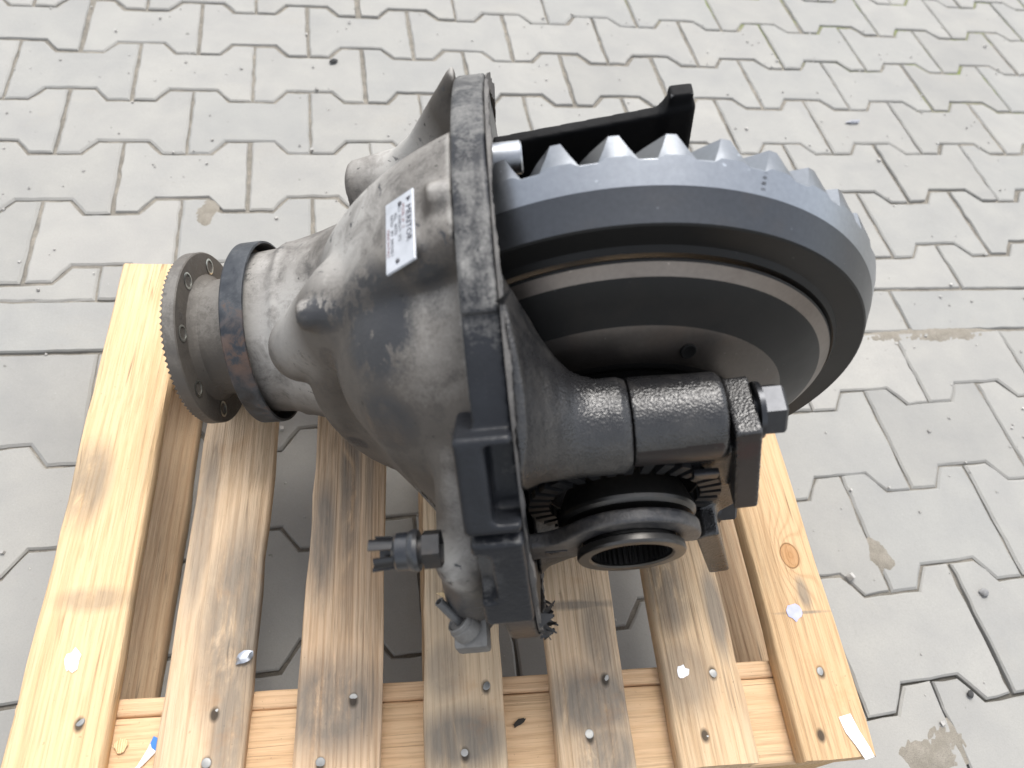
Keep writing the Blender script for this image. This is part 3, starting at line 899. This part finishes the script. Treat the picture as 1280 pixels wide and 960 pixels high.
nph = (np.linalg.norm(NPP[3] - NPP[0]) + np.linalg.norm(NPP[2] - NPP[1])) / 2
npl = part("nameplate", box_mesh("nameplate", (-npw / 2, -nph / 2, -.0014), (npw / 2, nph / 2, .0006), .0004, 1), k.m)
# its frame: local x runs along the lettering (towards the viewer), local y towards the flange
ax, ay = Vector(ey), Vector(ex)
az = ax.cross(ay).normalized()
Mn = Matrix.Identity(4)
for i in range(3): Mn[i][0], Mn[i][1], Mn[i][2], Mn[i][3] = ax[i], ay[i], az[i], (npc + OFF + np.array(az) * .0022)[i]
npl.data.transform(Matrix(((0, -1, 0, 0), (1, 0, 0, 0), (0, 0, 1, 0), (0, 0, 0, 1))))
npl.matrix_local = Mn
M_INK = m_simple("plate_ink", (.05, .05, .06), .7)
M_INKR = m_simple("plate_ink_red", (.22, .10, .10), .7)
def letters(name, txt, size, loc, mat, parent, rot=(0, 0, 0), thick=.0, align='LEFT', sx=1.0):
    cu = bpy.data.curves.new(name, 'FONT'); cu.body = txt; cu.size = size; cu.align_x = align; cu.extrude = thick
    cu.resolution_u = 2
    t = bpy.data.objects.new(name, cu); COL.objects.link(t)
    bpy.context.view_layer.update()
    me = bpy.data.meshes.new_from_object(t.evaluated_get(bpy.context.evaluated_depsgraph_get()))
    bpy.data.objects.remove(t); bpy.data.curves.remove(cu)
    me.name = name
    me.materials.clear(); me.materials.append(mat)
    o = bpy.data.objects.new(name, me); COL.objects.link(o); o.parent = parent
    o.location = loc; o.rotation_euler = rot; o.scale = (sx, 1, 1)
    return o
zt = .0009
letters("lettering", "MERITOR", .0062, (-.0165, .0062, zt), M_INK, npl, sx=1.12)
for j, (txt, mt, xo) in enumerate((("MODEL 20   /1", M_INKR, -.020), ("A11  3TMP0171  2T3", M_INK, -.020), ("ALL.   46S7SS", M_INK, -.016), ("RATIO   4P9  SER/5/96.1", M_INK, -.016), ("MADE IN ITALY", M_INKR, -.006))):
    letters("lettering", txt, .0034, (xo, .0026 - j * .0033, zt), mt, npl, sx=.95)
for sx_, sy_ in ((-.0215, .0010), (.0225, -.0018)):
    o = part("rivet", lathe("rivet", [(0, .0017), (.0006, .0016), (.0011, .0009), (.0012, 0)], 'z', seg=16), m_simple("dark_rivet", (.10, .10, .11), .5, .5), npl)
    o.location = (sx_, sy_, zt - .0004)
for t0 in (-1,):
    o = part("emblem", lathe("emblem", [(0, .0022), (.0002, .0022), (.0002, 0)], 'z', seg=3), M_INK, npl); o.location = (-.0215, .0083, zt - .0001)

# --- ring gear: 38 spiral bevel teeth, profile (h toward the far side +y, r)
NTOOTH = 38
bm = bmesh.new()
Gp = [(-.020, .150), (-.031, .168), (-.036, .1795), (-.0325, .1830), (-.0325, .1845), (-.0335, .2025), (-.0325, .2040), (-.0135, .2132), (-.0120, .2141)]
seg = NTOOTH * 8
lathe_bm(bm, [(h, r) for h, r in Gp], 'y', seg=seg)
bm.verts.ensure_lookup_table()
n0 = len(bm.verts) - seg
# tooth region: per angular step a height pattern (8 steps: 2 root, 2 flank, 3 land, 1 flank)
pat = [0, 0, .5, 1, 1, 1, .5, 0]
rad_st = [(0.0, 0.0), (.2, .0), (.45, 0), (.7, 0), (1.0, 0.0)]
def tooth_pt(k, s):
    """s: 0 at the heel (outside) .. 1 at the toe"""
    spir = -.42 * s                                       # spiral, radians at the toe
    half = pat
    ph = k % 8
    tt = k // 8
    fr = [0.02, .16, .29, .40, .49, .58, .70, .84][ph]
    ang = 2 * PI * (tt + fr) / NTOOTH + spir * .5
    r_root = .2206 - .054 * s; h_root = .0032 + .012 * s
    r_tip = .2204 - .052 * s; h_tip = .0240 + .005 * s
    q = pat[ph]
    r_, h_ = r_root + (r_tip - r_root) * q, h_root + (h_tip - h_root) * q
    return Vector((r_ * math.sin(ang + TOFF), h_, r_ * math.cos(ang + TOFF)))
TOFF = math.radians(90 - 88.8) - 2 * PI * .49 / NTOOTH
rings = []
for s in (0, .25, .5, .75, 1.0):
    rings.append([bm.verts.new(tooth_pt(k, s)) for k in range(seg)])
FR = [0.02, .16, .29, .40, .49, .58, .70, .84]
def rim_pt(k):
    t_ = 2 * PI * (k // 8 + FR[k % 8]) / NTOOTH + TOFF
    q = pat[k % 8]; r_, h_ = (.2206 + .0011 * min(1, q * 2), .0028 + .0027 * min(1, q * 2))
    return Vector((r_ * math.sin(t_), h_, r_ * math.cos(t_)))
last = [bm.verts.new(rim_pt(k)) for k in range(seg)]
band0 = [bm.verts.new((.2141 * math.sin(2 * PI * (k // 8 + FR[k % 8]) / NTOOTH + TOFF), -.0120, .2141 * math.cos(2 * PI * (k // 8 + FR[k % 8]) / NTOOTH + TOFF))) for k in range(seg)]
chain = [band0, last] + rings
for A, B in zip(chain[:-1], chain[1:]):
    for k in range(seg):
        k2 = (k + 1) % seg
        try: bm.faces.new((A[k], A[k2], B[k2], B[k]))
        except ValueError: pass
inner = [bm.verts.new((.150 * math.sin(2 * PI * k / seg), .012, .150 * math.cos(2 * PI * k / seg))) for k in range(seg)]
for k in range(seg):
    k2 = (k + 1) % seg
    bm.faces.new((rings[-1][k], rings[-1][k2], inner[k2], inner[k]))
GEAR = bm_mesh("ring_gear", bm, angle=16)
M_GBR = m_steel("machined_gear_steel", (.31, .33, .357), .31, 1.0, bs=260)
M_GDK = m_steel("phosphated_gear_steel", (.085, .090, .098), .36, .95, spots=.35, stain=(.10, .09, .085))
M_GBK = m_steel("black_oxide_dim_reflection", (.010, .0098, .0095), .42, .0, spots=.2, stain=(.035, .028, .022), spec=.22)  # black oxide, darkened further to paint in a dim reflection on the cone
M_GTH = m_steel('lapped_tooth_steel', (.20, .213, .23), .36, 1.0, bs=260)
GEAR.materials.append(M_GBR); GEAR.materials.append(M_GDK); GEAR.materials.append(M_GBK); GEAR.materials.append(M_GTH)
mi = []
for pl in GEAR.polygons:
    c = pl.center; r_ = math.hypot(c.x, c.z)
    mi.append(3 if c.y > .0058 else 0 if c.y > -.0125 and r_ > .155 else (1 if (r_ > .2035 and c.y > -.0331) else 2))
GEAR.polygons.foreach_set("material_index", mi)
gear = part("ring_gear", shift(GEAR), None)
# stamped characters on the heel band
M_STAMP = m_simple("stamped_mark", (.02, .02, .022), .6)
def on_lathe(theta, h, r, slope_dir):
    """frame on a cone about y: tangent, up-slope, normal"""
    rad = Vector((math.sin(theta), 0, math.cos(theta))); tan = Vector((math.cos(theta), 0, -math.sin(theta)))
    up = (rad * slope_dir[1] + Vector((0, 1, 0)) * slope_dir[0]).normalized()
    nrm = tan.cross(up).normalized()
    if nrm.dot(rad) < 0: nrm = -nrm
    return rad * r + Vector((0, h, 0)), tan, up, nrm
for ch, dt in (("S", 0.0), ("8", .0), ("8", .0), (":", .0)):
    pass
th0 = math.radians(90 - 63.5)
for q, ch in enumerate(("S", "B", "0", ":")):
    s_ = q / 3.0
    h = -.0090 + .0105 * s_; r_ = .21545 + .0046 * s_
    pos, tan, up, nrm = on_lathe(th0 + .002 * q, h, r_, (.0175, .0076))
    o = letters("stamped_letter", ch, .0042, (0, 0, 0), M_STAMP, gear)
    Mx = Matrix.Identity(4); yv = nrm.cross(up)
    for i in range(3): Mx[i][0], Mx[i][1], Mx[i][2], Mx[i][3] = up[i], yv[i], nrm[i], (pos + nrm * .0004 + Vector(OFF))[i]
    o.matrix_local = Mx

# --- differential case behind the gear
CASE = lathe("differential_case", [(-.036, .150), (-.0365, .1755), (-.0385, .1768), (-.0400, .1758), (-.0455, .1672), (-.0470, .1655), (-.0535, .150), (-.0600, .1360), (-.0612, .1338), (-.0640, .1290), (-.0700, .112), (-.0728, .1035), (-.0735, .098),
                                   (-.0700, .094), (-.0690, .086), (-.074, .078), (-.090, .074), (-.092, .05), (-.06, .04)], 'y', seg=160, angle=20)
M_CASE = m_steel("case_iron_pallet_reflection", (.105, .094, .086), .36, .9, spots=.45, stain=(.13, .10, .08))  # brown tint paints in the pallet's reflection on the inner band
CASE.materials.append(M_CASE); CASE.materials.append(M_GBK); CASE.materials.append(m_steel('rim_iron_pallet_reflection', (.20, .175, .155), .38, .9, spots=.4, stain=(.10, .075, .06)))  # lighter tan rim: reflected pallet light put into the colour
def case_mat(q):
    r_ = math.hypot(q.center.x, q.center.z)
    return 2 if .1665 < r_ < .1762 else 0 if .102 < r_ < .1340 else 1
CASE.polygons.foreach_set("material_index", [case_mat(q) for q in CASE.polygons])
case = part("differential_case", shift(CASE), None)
ph = lathe("oil_hole", [(-.001, .0060), (.0004, .0058), (.0008, .0052), (.0006, .0046), (.0006, 0)], 'z', seg=24)
M_DARK = m_simple("hole_shade_black", (.003, .003, .003), .5, spec=.15)  # near-black flat disc stands in for the shade inside the hole
o = part("oil_hole", ph, M_DARK, case)
nrm = Vector((.0485 / .1163 * .42, -.9, .106 / .1163 * .42)).normalized()
o.location = Vector(D(.0485, -.0696, .1063)); o.rotation_euler = nrm.to_track_quat('Z', 'Y').to_euler()

# --- bearing pedestals and caps, near and far side
M_PED = m_black_cast("black_pedestal_paint", col=(.013, .013, .014), rough=.24, dust=.07, grain=640, gstr=.55, seed=.3)
M_CAP = m_black_cast("black_cap_paint", col=(.012, .012, .013), rough=.22, dust=.05, grain=640, gstr=.55, seed=1.9, wear=.9)
BY, BZ = -.113, .094            # bolt boss axis
def f_ped(p):
    tt = np.linspace(0, 1, 9); ee = (1 - tt) ** 2.6
    up = su(s_cyl(p, (-.08, BY, BZ), (.0025, BY, BZ), .0295, rnd=.002),
            s_loft(p, [(-.082 + .075 * q, BY + .030 * e, BZ + .066 * e, .0290 + .066 * e) for q, e in zip(tt, ee)]), .012)
    lo = su(s_cyl(p, (-.08, BY, -BZ), (.0025, BY, -BZ), .0295, rnd=.002),
            s_loft(p, [(-.082, -.09, -.125, .080), (-.065, -.10, -.11, .050), (-.045, -.11, -.10, .030), (-.03, BY, -BZ, .02)]), .03)
    body = s_box(p, (-.038, -.108, 0), (.0405, .024, .100), .006)
    d = su(su(up, lo, .01), body, .02)
    d = np.maximum(d, -s_cyl(p, (0, -.2, 0), (0, 0, 0), .0725))
    d = np.maximum(d, -s_cyl(p, (0, -.09, 0), (0, 0, 0), .12))
    d = np.maximum(d, p.x - .0012)
    d = np.maximum(d, PX1 + .0006 - p.x)
    d = np.maximum(d, np.sqrt(p.y ** 2 + p.z ** 2) - (PR - .004))
    return d
def f_cap(p):
    d = su(s_cyl(p, (-.01, BY, BZ), (.064, BY, BZ), .0290, rnd=.005), s_cyl(p, (-.01, BY, -BZ), (.076, BY, -BZ), .0300, rnd=.004), .01)
    ringb = np.maximum(s_cyl(p, (0, -.134, 0), (0, -.088, 0), .1035, rnd=.005), -p.x)
    d = su(d, ringb, .014)
    rot = Matrix.Rotation(math.radians(-6.7), 3, 'Y') @ Matrix.Rotation(math.radians(-12.3), 3, 'X')
    d = su(d, s_box(p, (.0817, -.1232, .0592), (.0087, .0240, .0481), .0016, np.array(rot)), .003)
    rot2 = Matrix.Rotation(math.radians(-13), 3, 'Y')
    d = su(d, s_box(p, (.0800, -.136, -.100), (.0095, .024, .066), .0022, np.array(rot2)), .006)
    d = np.maximum(d, -s_cyl(p, (0, -.2, 0), (0, 0, 0), .0725))
    return np.maximum(d, .0022 - p.x)
part("bearing_pedestal", surface_nets("bearing_pedestal", f_ped, (-.082, -.235, -.235), (.01, -.06, .235), .0021, OFF), M_PED)
cme = surface_nets("bearing_cap", f_cap, (-.004, -.172, -.178), (.125, -.075, .150), .0016, OFF)
M_FACE = m_steel("machined_pad", (.040, .035, .035), .42, .7, bs=200, spots=.5, stain=(.07, .03, .03))
cme.materials.append(M_CAP); cme.materials.append(M_FACE)
cme.polygons.foreach_set("material_index", [1 if (q.normal.y < -.9 and q.center.y < -.135 and q.center.z - OFF[2] > .005) else 0 for q in cme.polygons])
capo = part("bearing_cap", cme, None)
def f_farped(p):
    up = s_cyl(p, (-.09, .119, .085), (.060, .119, .085), .022, rnd=.004)
    web = np.maximum(s_box(p, (-.002, .1005, .100), (.0745, .0050, .075), .0012), p.z - .160 - .10 * p.x)
    d = su(up, web, .004)
    d = su(d, s_box(p, (.0640, .1015, .125), (.0086, .0060, .056), .0012), .010)
    d = su(d, s_cyl(p, (-.09, .113, -BZ), (.076, .113, -BZ), .030, rnd=.004), .004)
    d = su(d, np.maximum(s_cyl(p, (0, .088, 0), (0, .134, 0), .103, rnd=.005), -.09 - p.x), .012)
    d = np.maximum(d, -s_cyl(p, (0, 0, 0), (0, .3, 0), .0725))
    return np.maximum(d, PX1 + .0006 - p.x)
part("far_bearing_cap", surface_nets("far_bearing_cap", f_farped, (-.08, .07, -.15), (.10, .16, .19), .0019, OFF), m_black_cast("satin_black_paint", col=(.004, .004, .0045), rough=.6, dust=.0, grain=500, gstr=.1, seed=2.9, wear=.8, spec=.2))

M_BOLT = m_steel("black_bolt_steel", (.055, .057, .062), .35, .85)
def hex_bolt(y, z, x0):
    bm = bmesh.new()
    lathe_bm(bm, [(x0 - .012, .0105), (x0 + .003, .0105)], 'x', (0, y, z), 32)
    lathe_bm(bm, [(x0, .0), (x0, .0195), (x0 + .0035, .0195), (x0 + .0035, .0)], 'x', (0, y, z), 40)
    R0 = .0182
    prof = [(x0 + .0036, R0), (x0 + .0165, R0), (x0 + .0185, R0 * .88), (x0 + .0185, 0)]
    lathe_bm(bm, prof, 'x', (0, y, z), 6)
    return bm_mesh("cap_bolt", bm, angle=25)
for y, z in ((BY, BZ), (BY, -BZ)):
    part("cap_bolt", shift(hex_bolt(y, z, .0865 if y < 0 else .076)), M_BOLT)

part("steel_dowel", shift(lathe("steel_dowel", [(PX1 - .002, .0125), (-.054, .0125), (-.0525, .0110), (-.0525, 0)], 'x', (0, .084, .150), 32)), m_steel("bright_dowel", (.45, .47, .50), .3, 1.0))

# --- adjusting ring with castellations, set in the bore
bm = bmesh.new()
lathe_bm(bm, [(-.095, .0715), (-.130, .0715), (-.1305, .066), (-.1285, .0575), (-.118, .055), (-.095, .055)], 'y', seg=96, closed=True)
NC = 32
for k in range(NC):
    t0 = 2 * PI * (k - .27) / NC; t1 = 2 * PI * (k + .27) / NC
    vs = []
    for hh in (-.129, -.1375):
        for r_, t in ((.0585, t0), (.0585, t1), (.0745, t1), (.0745, t0)):
            vs.append(bm.verts.new((r_ * math.sin(t), hh, r_ * math.cos(t))))
    for q in ((0, 1, 2, 3), (7, 6, 5, 4), (0, 4, 5, 1), (1, 5, 6, 2), (2, 6, 7, 3), (3, 7, 4, 0)):
        bm.faces.new([vs[i] for i in q])
M_ADJ = m_simple("dark_adjuster_steel", (.010, .010, .0105), .5)
part("adjusting_ring", shift(bm_mesh("adjusting_ring", bm, angle=30)), M_ADJ)
part("locking_tab", shift(box_mesh("locking_tab", (.046, -.142, .046), (.064, -.1375, .057), .001)), M_BOLT)

# --- sliding collar with internal splines
bm = bmesh.new()
lathe_bm(bm, [(-.10, .034), (-.118, .040), (-.134, .0475), (-.1465, .0520), (-.1495, .0530), (-.1520, .0525), (-.1545, .0500), (-.157, .0365), (-.158, .0350), (-.172, .0350), (-.1730, .0380),
              (-.1745, .0405), (-.1790, .0410), (-.1808, .0400), (-.1812, .0385), (-.1808, .0322), (-.1795, .0305)], 'y', seg=128)
ns = 40
seg2 = ns * 4
def spl(h):
    out = []
    for k in range(seg2):
        r_ = (.0302, .0302, .0276, .0276)[k % 4]
        t = 2 * PI * (k + (.0, .35, .0, .35)[k % 4]) / seg2
        out.append(bm.verts.new((r_ * math.sin(t), h, r_ * math.cos(t))))
    return out
A, B = spl(-.1785), spl(-.11)
for k in range(seg2): bm.faces.new((A[k], A[(k + 1) % seg2], B[(k + 1) % seg2], B[k]))
lathe_bm(bm, [(-.1795, .0305), (-.1785, .0306)], 'y', seg=128)
lathe_bm(bm, [(-.112, .031), (-.112, 0)], 'y', seg=64)
M_COL = m_steel("oiled_collar_steel", (.085, .082, .078), .34, .9, spots=.3, stain=(.11, .09, .07))
part("sliding_collar", shift(bm_mesh("sliding_collar", bm, angle=24)), M_COL)

# --- shift fork straddling the collar groove
def f_fork(p):
    fl = s_cyl(p, (0, -.1705, 0), (0, -.1595, 0), .0535, rnd=.0025)
    fl = np.maximum(fl, -.008 - p.z)
    arm = s_box(p, (-.062, -.165, -.004), (.030, .0058, .017), .0025)
    d = su(fl, arm, .018)
    d = su(d, s_cone(p, (-.085, -.165, -.01), (-.105, -.165, -.01), .016, .018), .008)
    d = np.maximum(d, -s_cyl(p, (0, -.3, 0), (0, 0, 0), .0372))
    return np.maximum(d, np.abs(p.y + .165) - .0058 - np.where(p.x < -.08, .02, 0))
fork = part("shift_fork", surface_nets("shift_fork", f_fork, (-.128, -.190, -.04), (.06, -.14, .06), .0014, OFF), m_black_cast("black_fork_paint", dust=.25, grain=600, gstr=.3, seed=4.4, col=(.025, .025, .028)))
bm = bmesh.new()
me = box_mesh("cast_mark", (-.0085, -.0045, 0), (.0085, .0045, .0008), .0003, 1)
mk = part("cast_mark", me, M_BOLT, fork); mk.location = D(-.056, -.1708, -.006); mk.rotation_euler = (PI / 2, 0, 0)
letters("cast_letter", "FT", .0075, (-.0060, -.0026, .0009), M_PED, mk, thick=.0003)
# chalk figures on the bore face
M_CHALK = m_simple("chalk", (.30, .27, .23), .95)
for ch, x, z, sz, ro in (("6", .034, .0795, .0085, -.25), ("4", .0505, .0690, .0085, -.5), ("211", -.036, .084, .010, .1)):
    o = letters("chalk_figure", ch, sz, D(x, -.1348 - (.0 if x > 0 else -.0015), z), M_CHALK if ch == "211" else M_STAMP, capo, rot=(PI / 2, ro, 0))

# --- sensor plug on the actuator column
SY, SZ = -.190, .098
bm = bmesh.new()
lathe_bm(bm, [(-.128, .0125), (-.139, .0125), (-.139, 0)], 'x', (0, SY, SZ), 6)
lathe_bm(bm, [(-.139, .0088), (-.143, .0088)], 'x', (0, SY, SZ), 32)
sens = part("pressure_sensor", shift(bm_mesh("pressure_sensor", bm, angle=25)), m_steel("zinc_sensor_steel", (.045, .045, .046), .45, .8, spots=.5))
bm = bmesh.new()
lathe_bm(bm, [(-.142, 0), (-.142, .0128), (-.1445, .0138), (-.1470, .0132), (-.1485, .0122), (-.1560, .0120), (-.1575, .0105), (-.1590, .0088), (-.1590, .0)], 'x', (0, SY, SZ), 40)
part("plug_body", shift(bm_mesh("plug_body", bm, angle=25)), m_black_cast("blue_black_plastic", col=(.008, .010, .014), rough=.25, dust=.12, grain=90, gstr=.1, seed=6), sens)
bm = bmesh.new()
for k in range(5):
    t0 = 2 * PI * (k - .30) / 5; n = 5
    vs = [[bm.verts.new((xx, SY + r_ * math.cos(t0 + 2 * PI * .6 / 5 * i / n), SZ + r_ * math.sin(t0 + 2 * PI * .6 / 5 * i / n))) for i in range(n + 1)]
          for xx, r_ in ((-.157, .0100), (-.170 - .003 * (k % 2), .0112), (-.170 - .003 * (k % 2), .0088), (-.157, .0078))]
    for a in range(4):
        for i in range(n):
            bm.faces.new((vs[a][i], vs[a][i + 1], vs[(a + 1) % 4][i + 1], vs[(a + 1) % 4][i]))
    for i in (0, n): bm.faces.new([vs[a][i] for a in range(4)])
part("plug_socket", shift(bm_mesh("plug_socket", bm, angle=30)), m_simple("gloss_black_plastic", (.01, .01, .011), .22), sens)

# --- elbow connector with a cut tube at the foot of the column
EC = np.array((-.1255, -.2235, -.010))
bm = bmesh.new()
M_ELB = m_dusty_cast("grey_connector", paint=(.05, .05, .052), dust=(.20, .19, .175), dust_amt=.5, seed=5.1)
elb = part("elbow_connector", box_mesh("elbow_connector", tuple(EC + OFF + (-.0115, -.012, -.022)), tuple(EC + OFF + (.0135, .013, .004)), .003), M_ELB)
tdir = Vector((-.50, .50, .70)).normalized()
fr = frame_of(tdir)
part("collar", lathe("collar", [(0, .0108), (.009, .0108), (.0095, .0098), (.013, .0096), (.0138, .0088), (.0120, .0075), (.0120, 0)], fr, tuple(EC + OFF + (0, 0, .002)), 36), M_ELB, elb)
part("tube", lathe("tube", [(.004, .0036), (.036, .0036), (.0362, .0033), (.0362, .0024), (.022, .0023), (.022, 0)], fr, tuple(EC + OFF + (0, 0, .002)), 24), m_simple("grey_plastic_tube", (.09, .09, .09), .4), elb)
part("hex_plug", shift(lathe("hex_plug", [(-.142, 0), (-.142, .0085), (-.134, .0095), (-.125, .0095), (-.118, .0095)], 'x', (0, -.197, -.068), 6)), M_BOLT)

# ------------------------------------------------------------------ small loose things
def at_pallet(u, v, z):
    return pallet_m @ Vector((u, v, z))
pallet_m = Matrix.Translation(PO) @ Matrix.Rotation(-TH, 4, 'Z')
def place(o, u, v, z, rz=0):
    o.location = at_pallet(u, v, z); o.rotation_euler = (o.rotation_euler[0], o.rotation_euler[1], rz - TH)
strip = flake("paper_strip", [(-.0165, -.016), (-.006, -.0075), (.0035, .003), (.0075, .011), (.0005, .0145), (-.0045, .004), (-.010, -.0075)], m_paper, None, (0, 0, 0), curl=.35, thick=.0005)
place(strip, -.650, .046, ZT - TB + .0008)
tag(strip, "white paper strip with blue end curled beside the second slat from the left", "paper scrap")
pb = flake("blue_print", [(.0035, .003), (.0078, .0112), (.0002, .0148), (-.0030, .0075)], m_paper_b, strip, (0, 0, .00012), curl=.35, thick=.0006)
chip_m = m_wood("chip_wood", (.78, .62, .38), (.60, .40, .18), 3, seed=2.7)
o = flake("wood_splinter", [(-.010, .004), (-.004, .0045), (.006, -.0005), (.010, -.004), (.003, -.003), (-.006, .0015)], chip_m, None, (0, 0, 0), thick=.0016)
place(o, -.395, .165, ZT + .002); o.rotation_euler.x = .2
tag(o, "pale wood splinter lying on the slat under the cut tube", "splinter")
o = flake("wood_chip", jag(.012, .012, 9), chip_m, None, (0, 0, 0), thick=.001); place(o, -.676, .056, ZT - TB + .0006)
tag(o, "tiny pale wood chip on the crossboard left of the paper strip", "wood chip")
o = flake("bark_crumb", jag(.014, .005, 4), m_simple("bark", (.03, .025, .02), .9), None, (0, 0, 0), thick=.002); place(o, -.331, .052, ZT - TB + .0006, .5)
tag(o, "dark bark crumb on the crossboard right of the middle slat", "bark crumb")
def lump(name, size, mat, loc, seed, label, cat, rz=0):
    bm = bmesh.new(); bmesh.ops.create_icosphere(bm, subdivisions=2, radius=1)
    r = random.Random(seed)
    for v in bm.verts:
        f = 1 + r.gauss(0, .13); v.co = Vector((v.co.x * size[0] * f, v.co.y * size[1] * f, v.co.z * size[2] * f))
    o = link(name, bm_mesh(name, bm, angle=40), mat); o.location = (loc[0], loc[1], loc[2] + size[2] * .8); o.rotation_euler.z = rz
    tag(o, label, cat); return o
m_gst = m_simple("grey_pebble", (.20, .20, .20), .9, var=.25, vscale=200)
m_foil = m_steel("crumpled_foil", (.38, .40, .44), .35, .9)
pw = at_pallet(-.578, .118, ZT)
lump("foil_scrap", (.0085, .0055, .003), m_foil, pw, 3, "crumpled silvery foil scrap on the stained second slat from the left", "foil scrap", .5)
def sand_patch(x, y, lx, ly, seed, rz=0.0):
    r = random.Random(seed); nx, ny = int(lx / .004), int(ly / .004)
    ph = [(r.uniform(20, 160), r.uniform(20, 160), r.random() * 6, r.uniform(.3, 1)) for _ in range(14)]
    V, F = [], []
    for i in range(nx + 1):
        for j in range(ny + 1):
            u, v = i / nx * 2 - 1, j / ny * 2 - 1
            px_, py_ = u * lx / 2, v * ly / 2
            h = sum(a * math.sin(kx * px_ + ky * py_ + p0) for kx, ky, p0, a in ph) / 6
            V.append((px_, py_, .0022 * (1 - (u * u + v * v) * 1.25) + .0011 * h + r.gauss(0, .00035) - .0007))
    for i in range(nx):
        for j in range(ny):
            a = i * (ny + 1) + j; F.append((a, a + ny + 1, a + ny + 2, a + 1))
    o = link("sand_patch", pydata("sand_patch", V, F, True), M_SPILL, pavement); tag(o, kind="stuff")
    o.location = (x - .9, y + .5, 0); o.rotation_euler.z = rz
k = NT("spilled_sand"); v = k.coord()
k.set(Base_Color=k.mix(k.ramp(k.noise(v, 1000, 2, .6), [(.35, .5), (.6, 0.0)]), k.ramp(k.noise(v, 60, 4, .6), [(.3, (.22, .20, .165)), (.7, (.30, .275, .235))]), (.13, .12, .10)), Roughness=.97, Specular_IOR_Level=.1)
k.set(Normal=k.bump(k.noise(v, 900, 2, .6), .7, .0015)); M_SPILL = k.m
sand_patch(1.405, -.815, .20, .036, 1, -.03); sand_patch(1.08, -1.40, .10, .05, 2, .2); sand_patch(1.12, -1.165, .035, .05, 3, .4); sand_patch(.24, -.505, .035, .06, 4); sand_patch(1.30, -.812, .09, .024, 5)
# loose grit on the paving: the larger bits singly, the fine grit as one scatter
lump("butt", (.016, .0042, .004), m_simple("grey_butt", (.30, .31, .34), .7, var=.2, vscale=120), (1.483, -.268, .0), 11, "small grey cigarette butt lying on the paving behind the ring gear", "cigarette butt", .05)
lump("pebble", (.0062, .0050, .0042), m_gst, (1.242, -1.232, 0), 12, "largest grey pebble on the paving right of the pallet", "pebble", .4)
lump("pebble", (.0050, .0036, .003), m_simple("dark_pebble", (.05, .05, .05), .9), (1.157, -1.347, 0), 13, "small dark pebble in the joint at the lower right", "pebble", .9)
lump("pebble", (.0085, .0050, .004), m_simple("dark_pebble", (.05, .05, .05), .9), (.446, -.102, 0), 14, "dark pebble on a paving stone at the far upper left", "pebble", .5)
grit_bm = bmesh.new(); rg = random.Random(21)
for i in range(700):
    x = rg.uniform(-.25, 2.2); y = rg.uniform(-1.5, .1)
    s_ = abs(rg.gauss(0, .0011)) + .0006
    r_ = bmesh.ops.create_cube(grit_bm, size=s_ * 1.6)
    mt = Matrix.Translation((x, y, s_ * .5)) @ Matrix.Rotation(rg.random() * 6, 4, 'Z') @ Matrix.Rotation(rg.random() * 3, 4, 'X')
    for v in r_['verts']: v.co = mt @ (v.co * rg.uniform(.75, 1.2))
tag(link("grit", bm_mesh("grit", grit_bm), m_simple("grit", (.38, .37, .35), .95, var=.4, vscale=50)), kind="stuff")
